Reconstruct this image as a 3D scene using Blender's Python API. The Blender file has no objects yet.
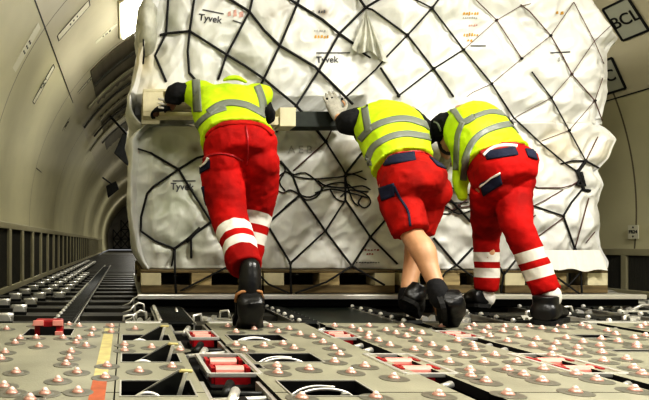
import bpy, bmesh, math, random
from mathutils import Vector, Matrix, noise
from mathutils.bvhtree import BVHTree
random.seed(7)
PI = math.pi
COL = bpy.context.scene.collection
CAMZ, F, PX, PY = 0.40, 560.0, 125.0, 243.0      # eye height, focal length in pixels, principal point (off-centre crop = lens shift)

def P(px, py, Y):
    "point at distance Y seen at pixel px,py"
    return Vector(((px-PX)*Y/F, Y, CAMZ-(py-PY)*Y/F))
def G(px, py, z=0.0):
    "point on the horizontal plane z seen at pixel px,py"
    Y = F*(CAMZ-z)/(py-PY)
    return Vector(((px-PX)*Y/F, Y, z))

# ------------------------------------------------------------------ materials
def mat(name, col, rough=.5, metal=0, bump=0, bscale=40, var=0, vscale=6, col2=None, emis=0, spec=.5, stretch=(1,1,1), detail=4):
    m = bpy.data.materials.new(name); m.use_nodes = True
    nt = m.node_tree; b = nt.nodes['Principled BSDF']
    b.inputs['Roughness'].default_value = rough; b.inputs['Metallic'].default_value = metal
    b.inputs['Specular IOR Level'].default_value = spec
    b.inputs['Base Color'].default_value = (*col, 1)
    if emis:
        b.inputs['Emission Color'].default_value = (*col, 1); b.inputs['Emission Strength'].default_value = emis
    if bump or var:
        tc = nt.nodes.new('ShaderNodeTexCoord'); mp = nt.nodes.new('ShaderNodeMapping'); mp.inputs['Scale'].default_value = stretch
        nt.links.new(tc.outputs['Object'], mp.inputs['Vector'])
    if var:
        n = nt.nodes.new('ShaderNodeTexNoise'); n.inputs['Scale'].default_value = vscale; n.inputs['Detail'].default_value = detail
        nt.links.new(mp.outputs[0], n.inputs['Vector'])
        r = nt.nodes.new('ShaderNodeValToRGB'); r.color_ramp.elements[0].position = .35; r.color_ramp.elements[1].position = .65
        c2 = col2 or tuple(c*(1-var) for c in col)
        r.color_ramp.elements[0].color = (*c2, 1); r.color_ramp.elements[1].color = (*col, 1)
        nt.links.new(n.outputs['Fac'], r.inputs[0]); nt.links.new(r.outputs[0], b.inputs['Base Color'])
    if bump:
        n = nt.nodes.new('ShaderNodeTexNoise'); n.inputs['Scale'].default_value = bscale; n.inputs['Detail'].default_value = 5
        nt.links.new(mp.outputs[0], n.inputs['Vector'])
        bp = nt.nodes.new('ShaderNodeBump'); bp.inputs['Strength'].default_value = bump; bp.inputs['Distance'].default_value = .01
        nt.links.new(n.outputs['Fac'], bp.inputs['Height']); nt.links.new(bp.outputs[0], b.inputs['Normal'])
    return m

def shade_math(nt, op, a, b=None):
    n = nt.nodes.new('ShaderNodeMath'); n.operation = op
    for i, v in enumerate((a, b)):
        if v is None: continue
        if isinstance(v, (int, float)): n.inputs[i].default_value = v
        else: nt.links.new(v, n.inputs[i])
    return n.outputs[0]

def attr_mix(m, attr, col2, lo=.0, hi=1.0):
    "blend the base colour towards col2 by a vertex attribute"
    nt = m.node_tree; b = nt.nodes['Principled BSDF']
    a = nt.nodes.new('ShaderNodeAttribute'); a.attribute_name = attr
    mr = nt.nodes.new('ShaderNodeMapRange'); mr.inputs[1].default_value = lo; mr.inputs[2].default_value = hi
    nt.links.new(a.outputs['Fac'], mr.inputs[0])
    mx = nt.nodes.new('ShaderNodeMix'); mx.data_type = 'RGBA'
    nt.links.new(mr.outputs[0], mx.inputs['Factor'])
    src = b.inputs['Base Color'].links[0].from_socket if b.inputs['Base Color'].links else None
    if src: nt.links.new(src, mx.inputs['A'])
    else: mx.inputs['A'].default_value = b.inputs['Base Color'].default_value
    mx.inputs['B'].default_value = (*col2, 1)
    nt.links.new(mx.outputs['Result'], b.inputs['Base Color'])

M = {}
M['film'] = mat('white_wrap_film', (.80,.80,.77), rough=.42, bump=.9, bscale=9, var=.14, vscale=3, stretch=(1,1,.6))
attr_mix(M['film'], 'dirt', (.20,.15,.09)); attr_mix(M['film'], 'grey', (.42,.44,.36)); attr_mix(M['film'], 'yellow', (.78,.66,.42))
M['film_loose'] = mat('loose_film', (.66,.66,.58), rough=.45, bump=.6, bscale=14, var=.3, vscale=12)
M['ink'] = mat('ink_grey', (.09,.09,.10), rough=.7)
M['ink_orange'] = mat('ink_orange', (.72,.42,.10), rough=.7, var=.3, vscale=30)
M['ink_pink'] = mat('ink_pink', (.72,.44,.38), rough=.7, var=.3, vscale=30)
M['ink_red'] = mat('ink_dark_red', (.35,.08,.07), rough=.7)
M['strap'] = mat('black_webbing', (.012,.012,.013), rough=.7, bump=.2, bscale=200)
M['strap_lit'] = mat('lit_webbing', (.10,.045,.04), rough=.7, bump=.2, bscale=200)  # black webbing again, with strong light on it painted in as brown
M['wood'] = mat('pallet_wood', (.50,.40,.22), rough=.75, bump=.3, bscale=30, var=.45, vscale=5, stretch=(1,1,8))
M['wood_pale'] = mat('pale_wood', (.74,.68,.48), rough=.7, bump=.3, bscale=30, var=.2, vscale=8)
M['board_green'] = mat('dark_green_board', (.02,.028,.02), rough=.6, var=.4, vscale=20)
M['ink_faint'] = mat('faint_ink', (.42,.42,.40), rough=.7)
M['wood_dark'] = mat('pallet_wood_dark', (.20,.15,.075), rough=.8, bump=.3, bscale=30, var=.5, vscale=5, stretch=(1,1,8))
M['alu'] = mat('aluminium', (.60,.59,.54), rough=.4, metal=.5, bump=.1, bscale=60, var=.2, vscale=8)
M['alu_bright'] = mat('bright_aluminium', (.86,.85,.80), rough=.32, metal=.6)
M['dark'] = mat('dark_metal', (.03,.032,.03), rough=.45, metal=.4, var=.4, vscale=20)
M['black'] = mat('black_recess', (.006,.006,.006), rough=.8)
M['plate'] = mat('mat_plate', (.36,.35,.265), rough=.5, metal=.1, bump=.12, bscale=120, var=.22, vscale=4)
M['disc'] = mat('ball_flange', (.19,.185,.15), rough=.42, metal=.3)
M['ball'] = mat('pink_steel_ball', (1,.76,.69), rough=.2, metal=.2)
M['cone'] = mat('ball_collar', (.60,.36,.30), rough=.4, metal=.3)
M['redunit'] = mat('red_roller', (.62,.10,.09), rough=.35, var=.3, vscale=25)
M['pinkroll'] = mat('pink_roller', (.85,.38,.32), rough=.35)
M['redlatch'] = mat('red_latch', (.50,.02,.03), rough=.35, var=.4, vscale=25)
M['yellow'] = mat('worn_yellow_paint', (.60,.54,.24), rough=.6, var=.35, vscale=25, col2=(.5,.42,.2))
M['redpaint'] = mat('worn_red_paint', (.50,.14,.06), rough=.6, var=.3, vscale=25)
M['vest'] = mat('fluorescent_yellow', (.52,.72,.012), rough=.65, bump=.6, bscale=14, emis=0.07, var=.22, vscale=9)
M['tape'] = mat('grey_reflective_tape', (.20,.22,.185), rough=.4, bump=.15, bscale=120)
M['red'] = mat('red_workwear', (.50,.010,.008), rough=.8, bump=.7, bscale=16, var=.45, vscale=7, spec=.25)
attr_mix(M['red'], 'stripe', (.72,.70,.64), .45, .55)
M['redplain'] = mat('red_shorts', (.48,.014,.008), rough=.8, bump=.7, bscale=16, var=.45, vscale=7, spec=.25)
M['navy'] = mat('navy_fabric', (.012,.016,.045), rough=.8, bump=.3, bscale=60)
M['blackcloth'] = mat('black_cloth', (.009,.009,.011), rough=.85, bump=.4, bscale=50)
M['whitecloth'] = mat('white_cloth', (.75,.73,.68), rough=.8, bump=.3, bscale=40)
M['skin'] = mat('skin', (.58,.34,.20), rough=.5, bump=.1, bscale=60, var=.12, vscale=7)
M['skin_tan'] = mat('tanned_skin', (.20,.09,.05), rough=.5, bump=.1, bscale=60)
M['leather'] = mat('black_leather', (.010,.010,.011), rough=.33, bump=.2, bscale=50)
M['rubber'] = mat('black_rubber', (.012,.012,.012), rough=.7, bump=.3, bscale=80)
M['tan'] = mat('tan_sole', (.42,.22,.10), rough=.6)
M['glove'] = mat('grey_glove', (.46,.44,.38), rough=.8, bump=.4, bscale=80, var=.3, vscale=30)
M['hair'] = mat('dark_hair', (.02,.014,.01), rough=.7, bump=.8, bscale=120, stretch=(1,1,.2))
M['eye'] = mat('eye_white', (.7,.7,.68), rough=.2); M['lip'] = mat('lips', (.38,.15,.12), rough=.5)
M['placard'] = mat('placard_cream', (.70,.68,.55), rough=.45)
M['placard_grey'] = mat('placard_grey', (.42,.43,.36), rough=.45)
M['markblack'] = mat('black_marking', (.01,.01,.01), rough=.5)
M['vent'] = mat('vent_mesh', (.075,.072,.055), rough=.7, bump=.8, bscale=150)
M['beige'] = mat('beige_panel', (.42,.39,.26), rough=.4, var=.12, vscale=3)
M['lamp'] = mat('lit_diffuser', (1,.97,.86), emis=9)

def wall_mat(name, col, dark=1.0):
    m = mat(name, col, rough=.36, bump=.08, bscale=5, var=.14, vscale=1.4, spec=.5)
    nt = m.node_tree; b = nt.nodes['Principled BSDF']; src = b.inputs['Base Color'].links[0].from_socket
    tc = nt.nodes.new('ShaderNodeTexCoord'); sx = nt.nodes.new('ShaderNodeSeparateXYZ'); nt.links.new(tc.outputs['Object'], sx.inputs[0])
    # dark panel joints every 2 m along the hull (joint width 12 mm)
    y = shade_math(nt, 'MODULO', shade_math(nt, 'ADD', sx.outputs['Y'], 1.5+.006), 2.0)
    j = shade_math(nt, 'LESS_THAN', y, .014)
    mx = nt.nodes.new('ShaderNodeMix'); mx.data_type = 'RGBA'; nt.links.new(j, mx.inputs['Factor'])
    nt.links.new(src, mx.inputs['A']); mx.inputs['B'].default_value = (.16,.14,.09,1)
    nt.links.new(mx.outputs['Result'], b.inputs['Base Color'])
    return m
M['wall'] = wall_mat('hull_lining', (.60,.57,.39))
M['ceil'] = wall_mat('hull_ceiling', (.60,.56,.42))

# ------------------------------------------------------------------ mesh helpers
def link(name, me, m=None, parent=None):
    o = bpy.data.objects.new(name, me); COL.objects.link(o)
    if m is not None:
        for x in (m if isinstance(m, (list, tuple)) else [m]): me.materials.append(x)
    if parent: o.parent = parent
    return o
def obj(name, bm, m, parent=None, smooth=False, bevel=0):
    bmesh.ops.recalc_face_normals(bm, faces=bm.faces)
    me = bpy.data.meshes.new(name); bm.to_mesh(me); bm.free()
    if smooth: me.polygons.foreach_set('use_smooth', [True]*len(me.polygons))
    o = link(name, me, m, parent)
    if bevel:
        md = o.modifiers.new('bevel', 'BEVEL'); md.width = bevel; md.segments = 2; md.limit_method = 'ANGLE'
    return o
def tag(o, label=None, cat=None, group=None, kind=None):
    if label: o['label'] = label
    if cat: o['category'] = cat
    if group: o['group'] = group
    if kind: o['kind'] = kind
    return o
def empty(name, loc, label=None, cat=None, group=None):
    o = bpy.data.objects.new(name, None); COL.objects.link(o); o.location = loc; o.empty_display_size = .05
    return tag(o, label, cat, group)
def copy_tree(o, parent=None):
    c = o.copy(); COL.objects.link(c)
    if parent: c.parent = parent
    for ch in KIDS.get(o.name, []): KIDS.setdefault(c.name, []).append(copy_tree(ch, c))
    return c
KIDS = {}
def kid(parent, o):
    KIDS.setdefault(parent.name, []).append(o); return o

def box(bm, x0, x1, y0, y1, z0, z1, T=None):
    vs = [bm.verts.new((x, y, z)) for z in (z0, z1) for y in (y0, y1) for x in (x0, x1)]
    for f in ((0,2,3,1),(4,5,7,6),(0,1,5,4),(2,6,7,3),(0,4,6,2),(1,3,7,5)): bm.faces.new([vs[i] for i in f])
    if T:
        for v in vs: v.co = T @ v.co
    return vs
def prism(bm, pts, a, b, axis=1):
    "extrude a 2-D outline (the other two axes in order) from a to b along axis"
    def mk(p, t):
        c = [0,0,0]; o = [i for i in range(3) if i != axis]; c[o[0]], c[o[1]], c[axis] = p[0], p[1], t; return bm.verts.new(c)
    A = [mk(p, a) for p in pts]; B = [mk(p, b) for p in pts]; n = len(pts)
    bm.faces.new(A); bm.faces.new(B[::-1])
    for i in range(n): bm.faces.new((A[i], A[(i+1) % n], B[(i+1) % n], B[i]))
def frame_of(d):
    d = d.normalized(); u = Vector((0,0,1)) if abs(d.z) < .9 else Vector((1,0,0))
    x = d.cross(u).normalized(); return x, x.cross(d).normalized()
def tube(bm, pts, r, n=8, flat=1.0, cap=True):
    pts = [Vector(p) for p in pts]; rs = r if isinstance(r, (list, tuple)) else [r]*len(pts)
    rings = []; px = None
    for i, p in enumerate(pts):
        d = (pts[min(i+1, len(pts)-1)]-pts[max(i-1, 0)])
        if d.length < 1e-7: d = Vector((0,0,1))
        x, y = frame_of(d)
        if px is not None:
            x = (px - d.normalized()*px.dot(d.normalized()))
            x = x.normalized() if x.length > 1e-5 else frame_of(d)[0]
            y = x.cross(d.normalized()).normalized()
        px = x
        rings.append([bm.verts.new(p + (x*math.cos(2*PI*k/n) + y*math.sin(2*PI*k/n)*flat)*rs[i]) for k in range(n)])
    for a, b in zip(rings, rings[1:]):
        for k in range(n): bm.faces.new((a[k], a[(k+1) % n], b[(k+1) % n], b[k]))
    if cap: bm.faces.new(rings[0][::-1]); bm.faces.new(rings[-1])
def cyl(bm, c0, c1, r, n=12): tube(bm, [c0, c1], r, n)
def lathe(bm, prof, c=(0,0,0), n=16):
    rings = [[bm.verts.new((c[0]+r*math.cos(2*PI*k/n), c[1]+r*math.sin(2*PI*k/n), c[2]+z)) for k in range(n)] for r, z in prof]
    for a, b in zip(rings, rings[1:]):
        for k in range(n): bm.faces.new((a[k], a[(k+1) % n], b[(k+1) % n], b[k]))
    bm.faces.new(rings[0][::-1]); bm.faces.new(rings[-1])
def catmull(pts, k=5):
    out = []
    n = len(pts)
    for i in range(n-1):
        p0, p1, p2, p3 = pts[max(i-1,0)], pts[i], pts[i+1], pts[min(i+2,n-1)]
        for j in range(k):
            t = j/k
            out.append(tuple(.5*((2*b)+(c-a)*t+(2*a-5*b+4*c-d)*t*t+(-a+3*b-3*c+d)*t**3) for a,b,c,d in zip(p0,p1,p2,p3)))
    out.append(tuple(pts[-1])); return out
def limb(bm, pts, radii, n=16, k=5, round_ends=True):
    "closed tapering limb through the points"
    q = catmull([(*p, r) for p, r in zip(pts, radii)], k)
    P_ = [Vector(c[:3]) for c in q]; R_ = [max(.003, c[3]) for c in q]
    if round_ends:
        d0 = (P_[0]-P_[1]).normalized(); d1 = (P_[-1]-P_[-2]).normalized(); r0, r1 = R_[0], R_[-1]
        P_ = [P_[0]+d0*r0*s for s in (.97,.8,.45)] + P_ + [P_[-1]+d1*r1*s for s in (.45,.8,.97)]
        R_ = [r0*.24, r0*.6, r0*.89] + R_ + [r1*.89, r1*.6, r1*.24]
    tube(bm, P_, R_, n)
def loft(bm, rings, n=28, k=4, pw=2.4):
    "rings: (centre, side vector, depth vector) with the half sizes in the vector lengths"
    q = catmull([(*c, *w, *d) for c, w, d in rings], k); R = []
    for c in q:
        ce, w, d = Vector(c[:3]), Vector(c[3:6]), Vector(c[6:9]); ring = []
        for i in range(n):
            a = 2*PI*i/n; ca, sa = math.cos(a), math.sin(a)
            ring.append(bm.verts.new(ce + w*math.copysign(abs(ca)**(2/pw), ca) + d*math.copysign(abs(sa)**(2/pw), sa)))
        R.append(ring)
    for a, b in zip(R, R[1:]):
        for i in range(n): bm.faces.new((a[i], a[(i+1) % n], b[(i+1) % n], b[i]))
    bm.faces.new(R[0][::-1]); bm.faces.new(R[-1])
def ball(bm, c, r, sc=(1,1,1), rot=None, n=14):
    T = Matrix.Translation(c) @ (rot.to_4x4() if rot else Matrix.Identity(4)) @ Matrix.Diagonal((r*sc[0], r*sc[1], r*sc[2], 1))
    bmesh.ops.create_uvsphere(bm, u_segments=n, v_segments=n-2, radius=1, matrix=T)
def remeshed(bm, voxel, smooth=4, factor=.5):
    "fuse overlapping shapes into one skin"
    bmesh.ops.recalc_face_normals(bm, faces=bm.faces)
    me = bpy.data.meshes.new('tmp'); bm.to_mesh(me); bm.free()
    o = bpy.data.objects.new('tmp', me); COL.objects.link(o)
    r = o.modifiers.new('r', 'REMESH'); r.mode = 'VOXEL'; r.voxel_size = voxel; r.use_smooth_shade = True
    s = o.modifiers.new('s', 'SMOOTH'); s.iterations = smooth; s.factor = factor
    dg = bpy.context.evaluated_depsgraph_get(); dg.update()
    out = bpy.data.meshes.new_from_object(o.evaluated_get(dg)); bpy.data.objects.remove(o); bpy.data.meshes.remove(me)
    out.polygons.foreach_set('use_smooth', [True]*len(out.polygons))
    return out
def cloth_noise(me, amp, scale, seed=0, dirv=None):
    "wrinkles pushed along the normals, stretched across dirv"
    ns = [v.normal.copy() for v in me.vertices]
    for v, nn in zip(me.vertices, ns):
        p = v.co*scale + Vector((seed*7.3, seed*3.1, 0))
        if dirv: p -= dirv*(v.co.dot(dirv))*scale*.65
        a = 1-abs(noise.noise(p))*2.2
        b = noise.noise(p*2.3)
        v.co += nn*amp*(a*.8+b*.5)
    me.update()
def bvh_of(me, mw=None):
    return BVHTree.FromPolygons([v.co.copy() for v in me.vertices], [list(p.vertices) for p in me.polygons])
EYE = Vector((0,0,CAMZ))
def cast(bvh, px, py, Yd=3.0):
    d = Vector(((px-PX)/F, 1, -(py-PY)/F)).normalized()
    h = bvh.ray_cast(EYE, d)
    if h[0] is not None and abs(h[0].y-Yd) < 1.2: return h[0], h[1]
    q = bvh.find_nearest(P(px, py, Yd)); return q[0], q[1]
def patch(name, bvh, quad, Yd, m, parent, nx=10, ny=6, off=.006, thick=.004):
    "a sewn-on panel: lies on the surface found under the four corners"
    a, b, c, d = [Vector(q) for q in quad]; bm = bmesh.new(); T = []; B = []
    for j in range(ny+1):
        r1, r2 = [], []
        for i in range(nx+1):
            u, v = i/nx, j/ny
            p = (a*(1-u)+b*u)*(1-v) + (d*(1-u)+c*u)*v
            h, n = cast(bvh, p.x, p.y, Yd)
            r1.append(bm.verts.new(h+n*off)); r2.append(bm.verts.new(h+n*(off-thick-.006)))
        T.append(r1); B.append(r2)
    for j in range(ny):
        for i in range(nx):
            bm.faces.new((T[j][i], T[j][i+1], T[j+1][i+1], T[j+1][i])); bm.faces.new((B[j][i], B[j+1][i], B[j+1][i+1], B[j][i+1]))
    for j in range(ny):
        for i in (0, nx): bm.faces.new((T[j][i], T[j+1][i], B[j+1][i], B[j][i]))
    for i in range(nx):
        for j in (0, ny): bm.faces.new((T[j][i], T[j][i+1], B[j][i+1], B[j][i]))
    return obj(name, bm, m, parent, smooth=True)
def tape(name, bvh, line, w, Yd, m, parent, off=.006):
    "a band sewn along a line over the surface; w in pixels"
    pts = [Vector(p) for p in catmull(line, 6)]; bm = bmesh.new(); prev = None
    for i, p in enumerate(pts):
        d = (pts[min(i+1, len(pts)-1)]-pts[max(i-1, 0)]).normalized(); nrm = Vector((-d.y, d.x))
        row = []
        for s in (-1, -.5, 0, .5, 1):
            q = p+nrm*s*w/2; h, n = cast(bvh, q.x, q.y, Yd); row.append((bm.verts.new(h+n*off), bm.verts.new(h-n*.004)))
        if prev:
            for k in range(4):
                bm.faces.new((prev[k][0], prev[k+1][0], row[k+1][0], row[k][0])); bm.faces.new((prev[k][1], row[k][1], row[k+1][1], prev[k+1][1]))
            for k in (0, 4): bm.faces.new((prev[k][0], row[k][0], row[k][1], prev[k][1]))
        else:
            for k in range(4): bm.faces.new((row[k][0], row[k+1][0], row[k+1][1], row[k][1]))
        prev = row
    for k in range(4): bm.faces.new((prev[k][0], prev[k+1][0], prev[k+1][1], prev[k][1]))
    return obj(name, bm, m, parent, smooth=True)

def text_mesh(s, size, T, extrude=.0008, bold=0.0):
    cu = bpy.data.curves.new('t', 'FONT'); cu.body = s; cu.size = size; cu.extrude = extrude; cu.offset = bold
    cu.align_x = 'CENTER'; cu.align_y = 'CENTER'
    o = bpy.data.objects.new('t', cu); COL.objects.link(o)
    dg = bpy.context.evaluated_depsgraph_get(); dg.update()
    me = bpy.data.meshes.new_from_object(o.evaluated_get(dg)); bpy.data.objects.remove(o)
    me.transform(T); return me

# ------------------------------------------------------------------ the hull
CX, CZ, R = 1.5, .64, 2.61
def hull(th, Y, dr=0.0):
    return Vector((CX+(R-dr)*math.cos(th), Y, CZ+(R-dr)*math.sin(th)))
def hull_piece(name, t0, t1, m, nt=26):
    bm = bmesh.new(); ys = []
    y = -1.5
    while y < 36.01:
        ys += [y, y+.03, y+.97, y+1.0, y+1.03, y+1.97]; y += 2.0
    ys = sorted(ys); rows = []
    for y in ys:
        ph = (y+1.5) % 2.0; rib = .018 if min(ph, 2-ph) < .06 and y > 7 else (.010 if abs(ph-1) < .06 and y > 7 else 0)
        rows.append([bm.verts.new(hull(t0+(t1-t0)*i/nt, y, rib)) for i in range(nt+1)])
    for a, b in zip(rows, rows[1:]):
        for i in range(nt): bm.faces.new((a[i], a[i+1], b[i+1], b[i]))
    o = obj(name, bm, m, smooth=False); o.data.polygons.foreach_set('use_smooth', [True]*len(o.data.polygons))
    for e in []: pass
    return tag(o, kind='structure')
thL, thR = PI+math.asin(.645/R), -math.asin(.645/R)
hull_piece('wall_left', math.radians(145.2), thL, M['wall'])
hull_piece('ceiling', math.radians(20.7), math.radians(145.2), M['ceil'], 44)
hull_piece('wall_right', thR, math.radians(20.7), M['wall'])
def long_seam(name, th, y0=-1.5, y1=36):
    bm = bmesh.new(); d = .0035
    a0, a1 = th-d/2, th+d/2
    v = [bm.verts.new(hull(a, y, dr)) for y in (y0, y1) for a, dr in ((a0,.0), (a0,.004), (a1,.004), (a1,.0))]
    for q in ((0,1,5,4),(1,2,6,5),(2,3,7,6)): bm.faces.new([v[i] for i in q])
    return tag(obj(name, bm, M['markblack']), kind='structure')
long_seam('trim_1', math.radians(145.2)); long_seam('trim_2', math.radians(20.7)+.0)
long_seam('trim_3', math.radians(112)); long_seam('trim_4', math.radians(166), 6.5)
# far bulkhead
bm = bmesh.new(); vs = [bm.verts.new(hull(t0, 36)) for t0 in [thR+(thL-thR)*i/40 for i in range(41)]]; bm.faces.new(vs)
tag(obj('wall_back', bm, mat('bulkhead_dark', (.38,.35,.30), rough=.6, var=.3, vscale=2)), kind='structure')
# barrier net on the bulkhead
bm = bmesh.new()
for i in range(9):
    x = -.75+i*.5
    for j in range(4):
        z = .05+j*.6
        if (x+.25-CX)**2+(z+.6-CZ)**2 > 5.3: continue
        for a, b in (((x,z),(x+.5,z+.6)), ((x+.5,z),(x,z+.6)), ((x,z),(x,z+.6)), ((x,z),(x+.5,z))):
            tube(bm, [(a[0],35.3,a[1]), (b[0],35.3,b[1])], .03, 5)
tag(obj('barrier_net', bm, M['strap']), 'black crossed barrier net closing the far end of the hold', 'net')

# floor: dark tray level, with the transverse beams
bm = bmesh.new(); box(bm, -1.08, 4.1, -1.5, 36, -.14, -.075)
for i in range(48):
    y = 2.86+i*.375
    box(bm, -1.05, 4.05, y, y+.17, -.076, -.022)
box(bm, .45, .92, 2.80, 2.90, -.076, -.004)
tag(obj('floor', bm, mat('floor_tray', (.075,.072,.058), rough=.45, metal=.4, var=.4, vscale=6)), kind='structure')

# dado vent panels along both walls
def dado(name, side, y0, y1, pitch, post, ztop):
    X = -1.02 if side < 0 else 4.02
    s = -side
    root = bmesh.new()
    xa, xb = (X-.02*s, X+.03*s)
    lo, hi = min(xa, xb), max(xa, xb)
    box(root, lo, hi, y0, y1, ztop-.055, ztop); box(root, lo, hi, y0, y1, -.02, .03)
    y = y0
    ys = []
    while y < y1-.01:
        box(root, lo, hi, y, y+post, .03, ztop-.055); ys.append((y+post, min(y+pitch, y1))); y += pitch
    o = tag(obj(name, root, M['beige'], bevel=.004), kind='structure')
    for a, b in ys:
        bm = bmesh.new(); xc = X-.005*s
        box(bm, min(xc, xc+.012*s), max(xc, xc+.012*s), a, b, .03, ztop-.055)
        n = 18
        for k in range(n):
            yy = a+(b-a)*(k+.5)/n; box(bm, min(xc+.012*s, xc+.02*s), max(xc+.012*s, xc+.015*s), yy-.002, yy+.002, .03, ztop-.055)
        p = obj('vent_panel', bm, M['vent'], o)
    return o
dado('baseboard_left', -1, .6, 24.6, .6, .11, .575)
dado('baseboard_right', 1, 3.26, 6.26, .30, .05, .355)

# ceiling light fixtures down the hold
LIGHTS = []
def fixture(x, y, w, l, power, lab):
    th = math.acos((x-CX)/(R-.05)); p = hull(th, y, .05); n = (Vector((CX, y, CZ))-p).normalized()
    t = Vector((0,1,0)); s = n.cross(t).normalized()
    T = Matrix((( s.x, t.x, n.x, p.x), (s.y, t.y, n.y, p.y), (s.z, t.z, n.z, p.z), (0,0,0,1)))
    root = empty('ceiling_light', (0,0,0), lab, 'light', 'ceiling lights along the hold'); root.matrix_world = T
    bm = bmesh.new(); box(bm, -w/2-.03, w/2+.03, -l/2-.03, l/2+.03, -.05, -.01); obj('housing', bm, M['beige'], root)
    bm = bmesh.new(); box(bm, -w/2, w/2, -l/2, l/2, -.012, .012); obj('diffuser', bm, M['lamp'], root)
    L = bpy.data.lights.new('area', 'AREA'); L.shape = 'RECTANGLE'; L.size = w; L.size_y = l; L.energy = power; L.color = (1,.97,.91)
    lo = bpy.data.objects.new('lamp', L); COL.objects.link(lo)
    q = p+n*.03; z = -n; lo.matrix_world = Matrix(((s.x, t.x*1, -n.x, q.x), (s.y, t.y, -n.y, q.y), (s.z, t.z, -n.z, q.z), (0,0,0,1)))
    lo.matrix_world = Matrix.Translation(q) @ (n).to_track_quat('-Z', 'Y').to_matrix().to_4x4()
    LIGHTS.append(lo)
fixture(.10, 5.85, .30, .9, 60, 'glowing ceiling light just left of the wrapped cargo top')
for y, e in ((10.5, 45), (15.5, 60), (21, 90), (28, 130)):
    fixture(.75, y, .25, .8, e, 'ceiling light %s' % {10.5:'over the hold behind the cargo', 15.5:'deep in the hold, second behind the cargo', 21:'deep in the hold, third behind the cargo', 28:'nearest the far bulkhead'}[y])
fixture(2.9, 1.35, .45, .9, 112, 'ceiling light above the workers on the right side')
fixture(.45, .9, .4, 1.0, 58, 'ceiling light above the left side of the ball mat')

# ribbed ceiling plate left of the cargo; shade and smudges put into its colour
def hull_plate(name, m, th0, th1, y0, y1, dr, thick=.02, parent=None, n=10):
    bm = bmesh.new(); A = []
    for y in (y0, y1):
        A.append([[bm.verts.new(hull(th0+(th1-th0)*i/n, y, dr+k)) for i in range(n+1)] for k in (0, thick)])
    for i in range(n):
        bm.faces.new((A[0][0][i], A[0][0][i+1], A[1][0][i+1], A[1][0][i])); bm.faces.new((A[0][1][i], A[1][1][i], A[1][1][i+1], A[0][1][i+1]))
        for y in (0, 1): bm.faces.new((A[y][0][i], A[y][1][i], A[y][1][i+1], A[y][0][i+1]))
    for i in (0, n): bm.faces.new((A[0][0][i], A[1][0][i], A[1][1][i], A[0][1][i]))
    return obj(name, bm, m, parent)
dk = mat('lining_shade_smudges', (.16,.135,.09), rough=.35, var=.5, vscale=3, stretch=(1,.15,4))
root = tag(hull_plate('ceiling_shade_plate', dk, math.radians(98), math.radians(137), 6.56, 12.5, .003, .012, n=20), 'ribbed lining painted with shade and smudges high on the left of the hold', 'panel')
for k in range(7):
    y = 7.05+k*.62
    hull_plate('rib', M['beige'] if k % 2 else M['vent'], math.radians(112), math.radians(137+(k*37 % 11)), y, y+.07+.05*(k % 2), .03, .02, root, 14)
# open dark hatch panels hanging from the ceiling
for (pts, Y, lab) in (([(123,133),(135,140),(128,166),(114,153)], 9.5, 'dark square hatch panel hanging open beside the cargo'),
                      ([(106,186),(116,181),(119,189),(108,198)], 15, 'small dark hatch panel deep in the hold')):
    bm = bmesh.new(); q = [P(x, y, Y) for x, y in pts]
    a = [bm.verts.new(p) for p in q]; b = [bm.verts.new(p+Vector((0,.05,0))) for p in q]
    bm.faces.new(a); bm.faces.new(b[::-1])
    for i in range(4): bm.faces.new((a[i], a[(i+1) % 4], b[(i+1) % 4], b[i]))
    o = tag(obj('hatch_panel', bm, M['dark'], bevel=.01), lab, 'panel')
    bm = bmesh.new(); top = (q[0]+q[1])/2; u = Vector((top.x-CX, 0, top.z-CZ)).normalized(); e = Vector((CX, top.y, CZ))+u*R
    cyl(bm, top+Vector((0,.02,0)), e+Vector((0,.02,0)), .02); obj('hanger', bm, M['dark'], o)

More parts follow.
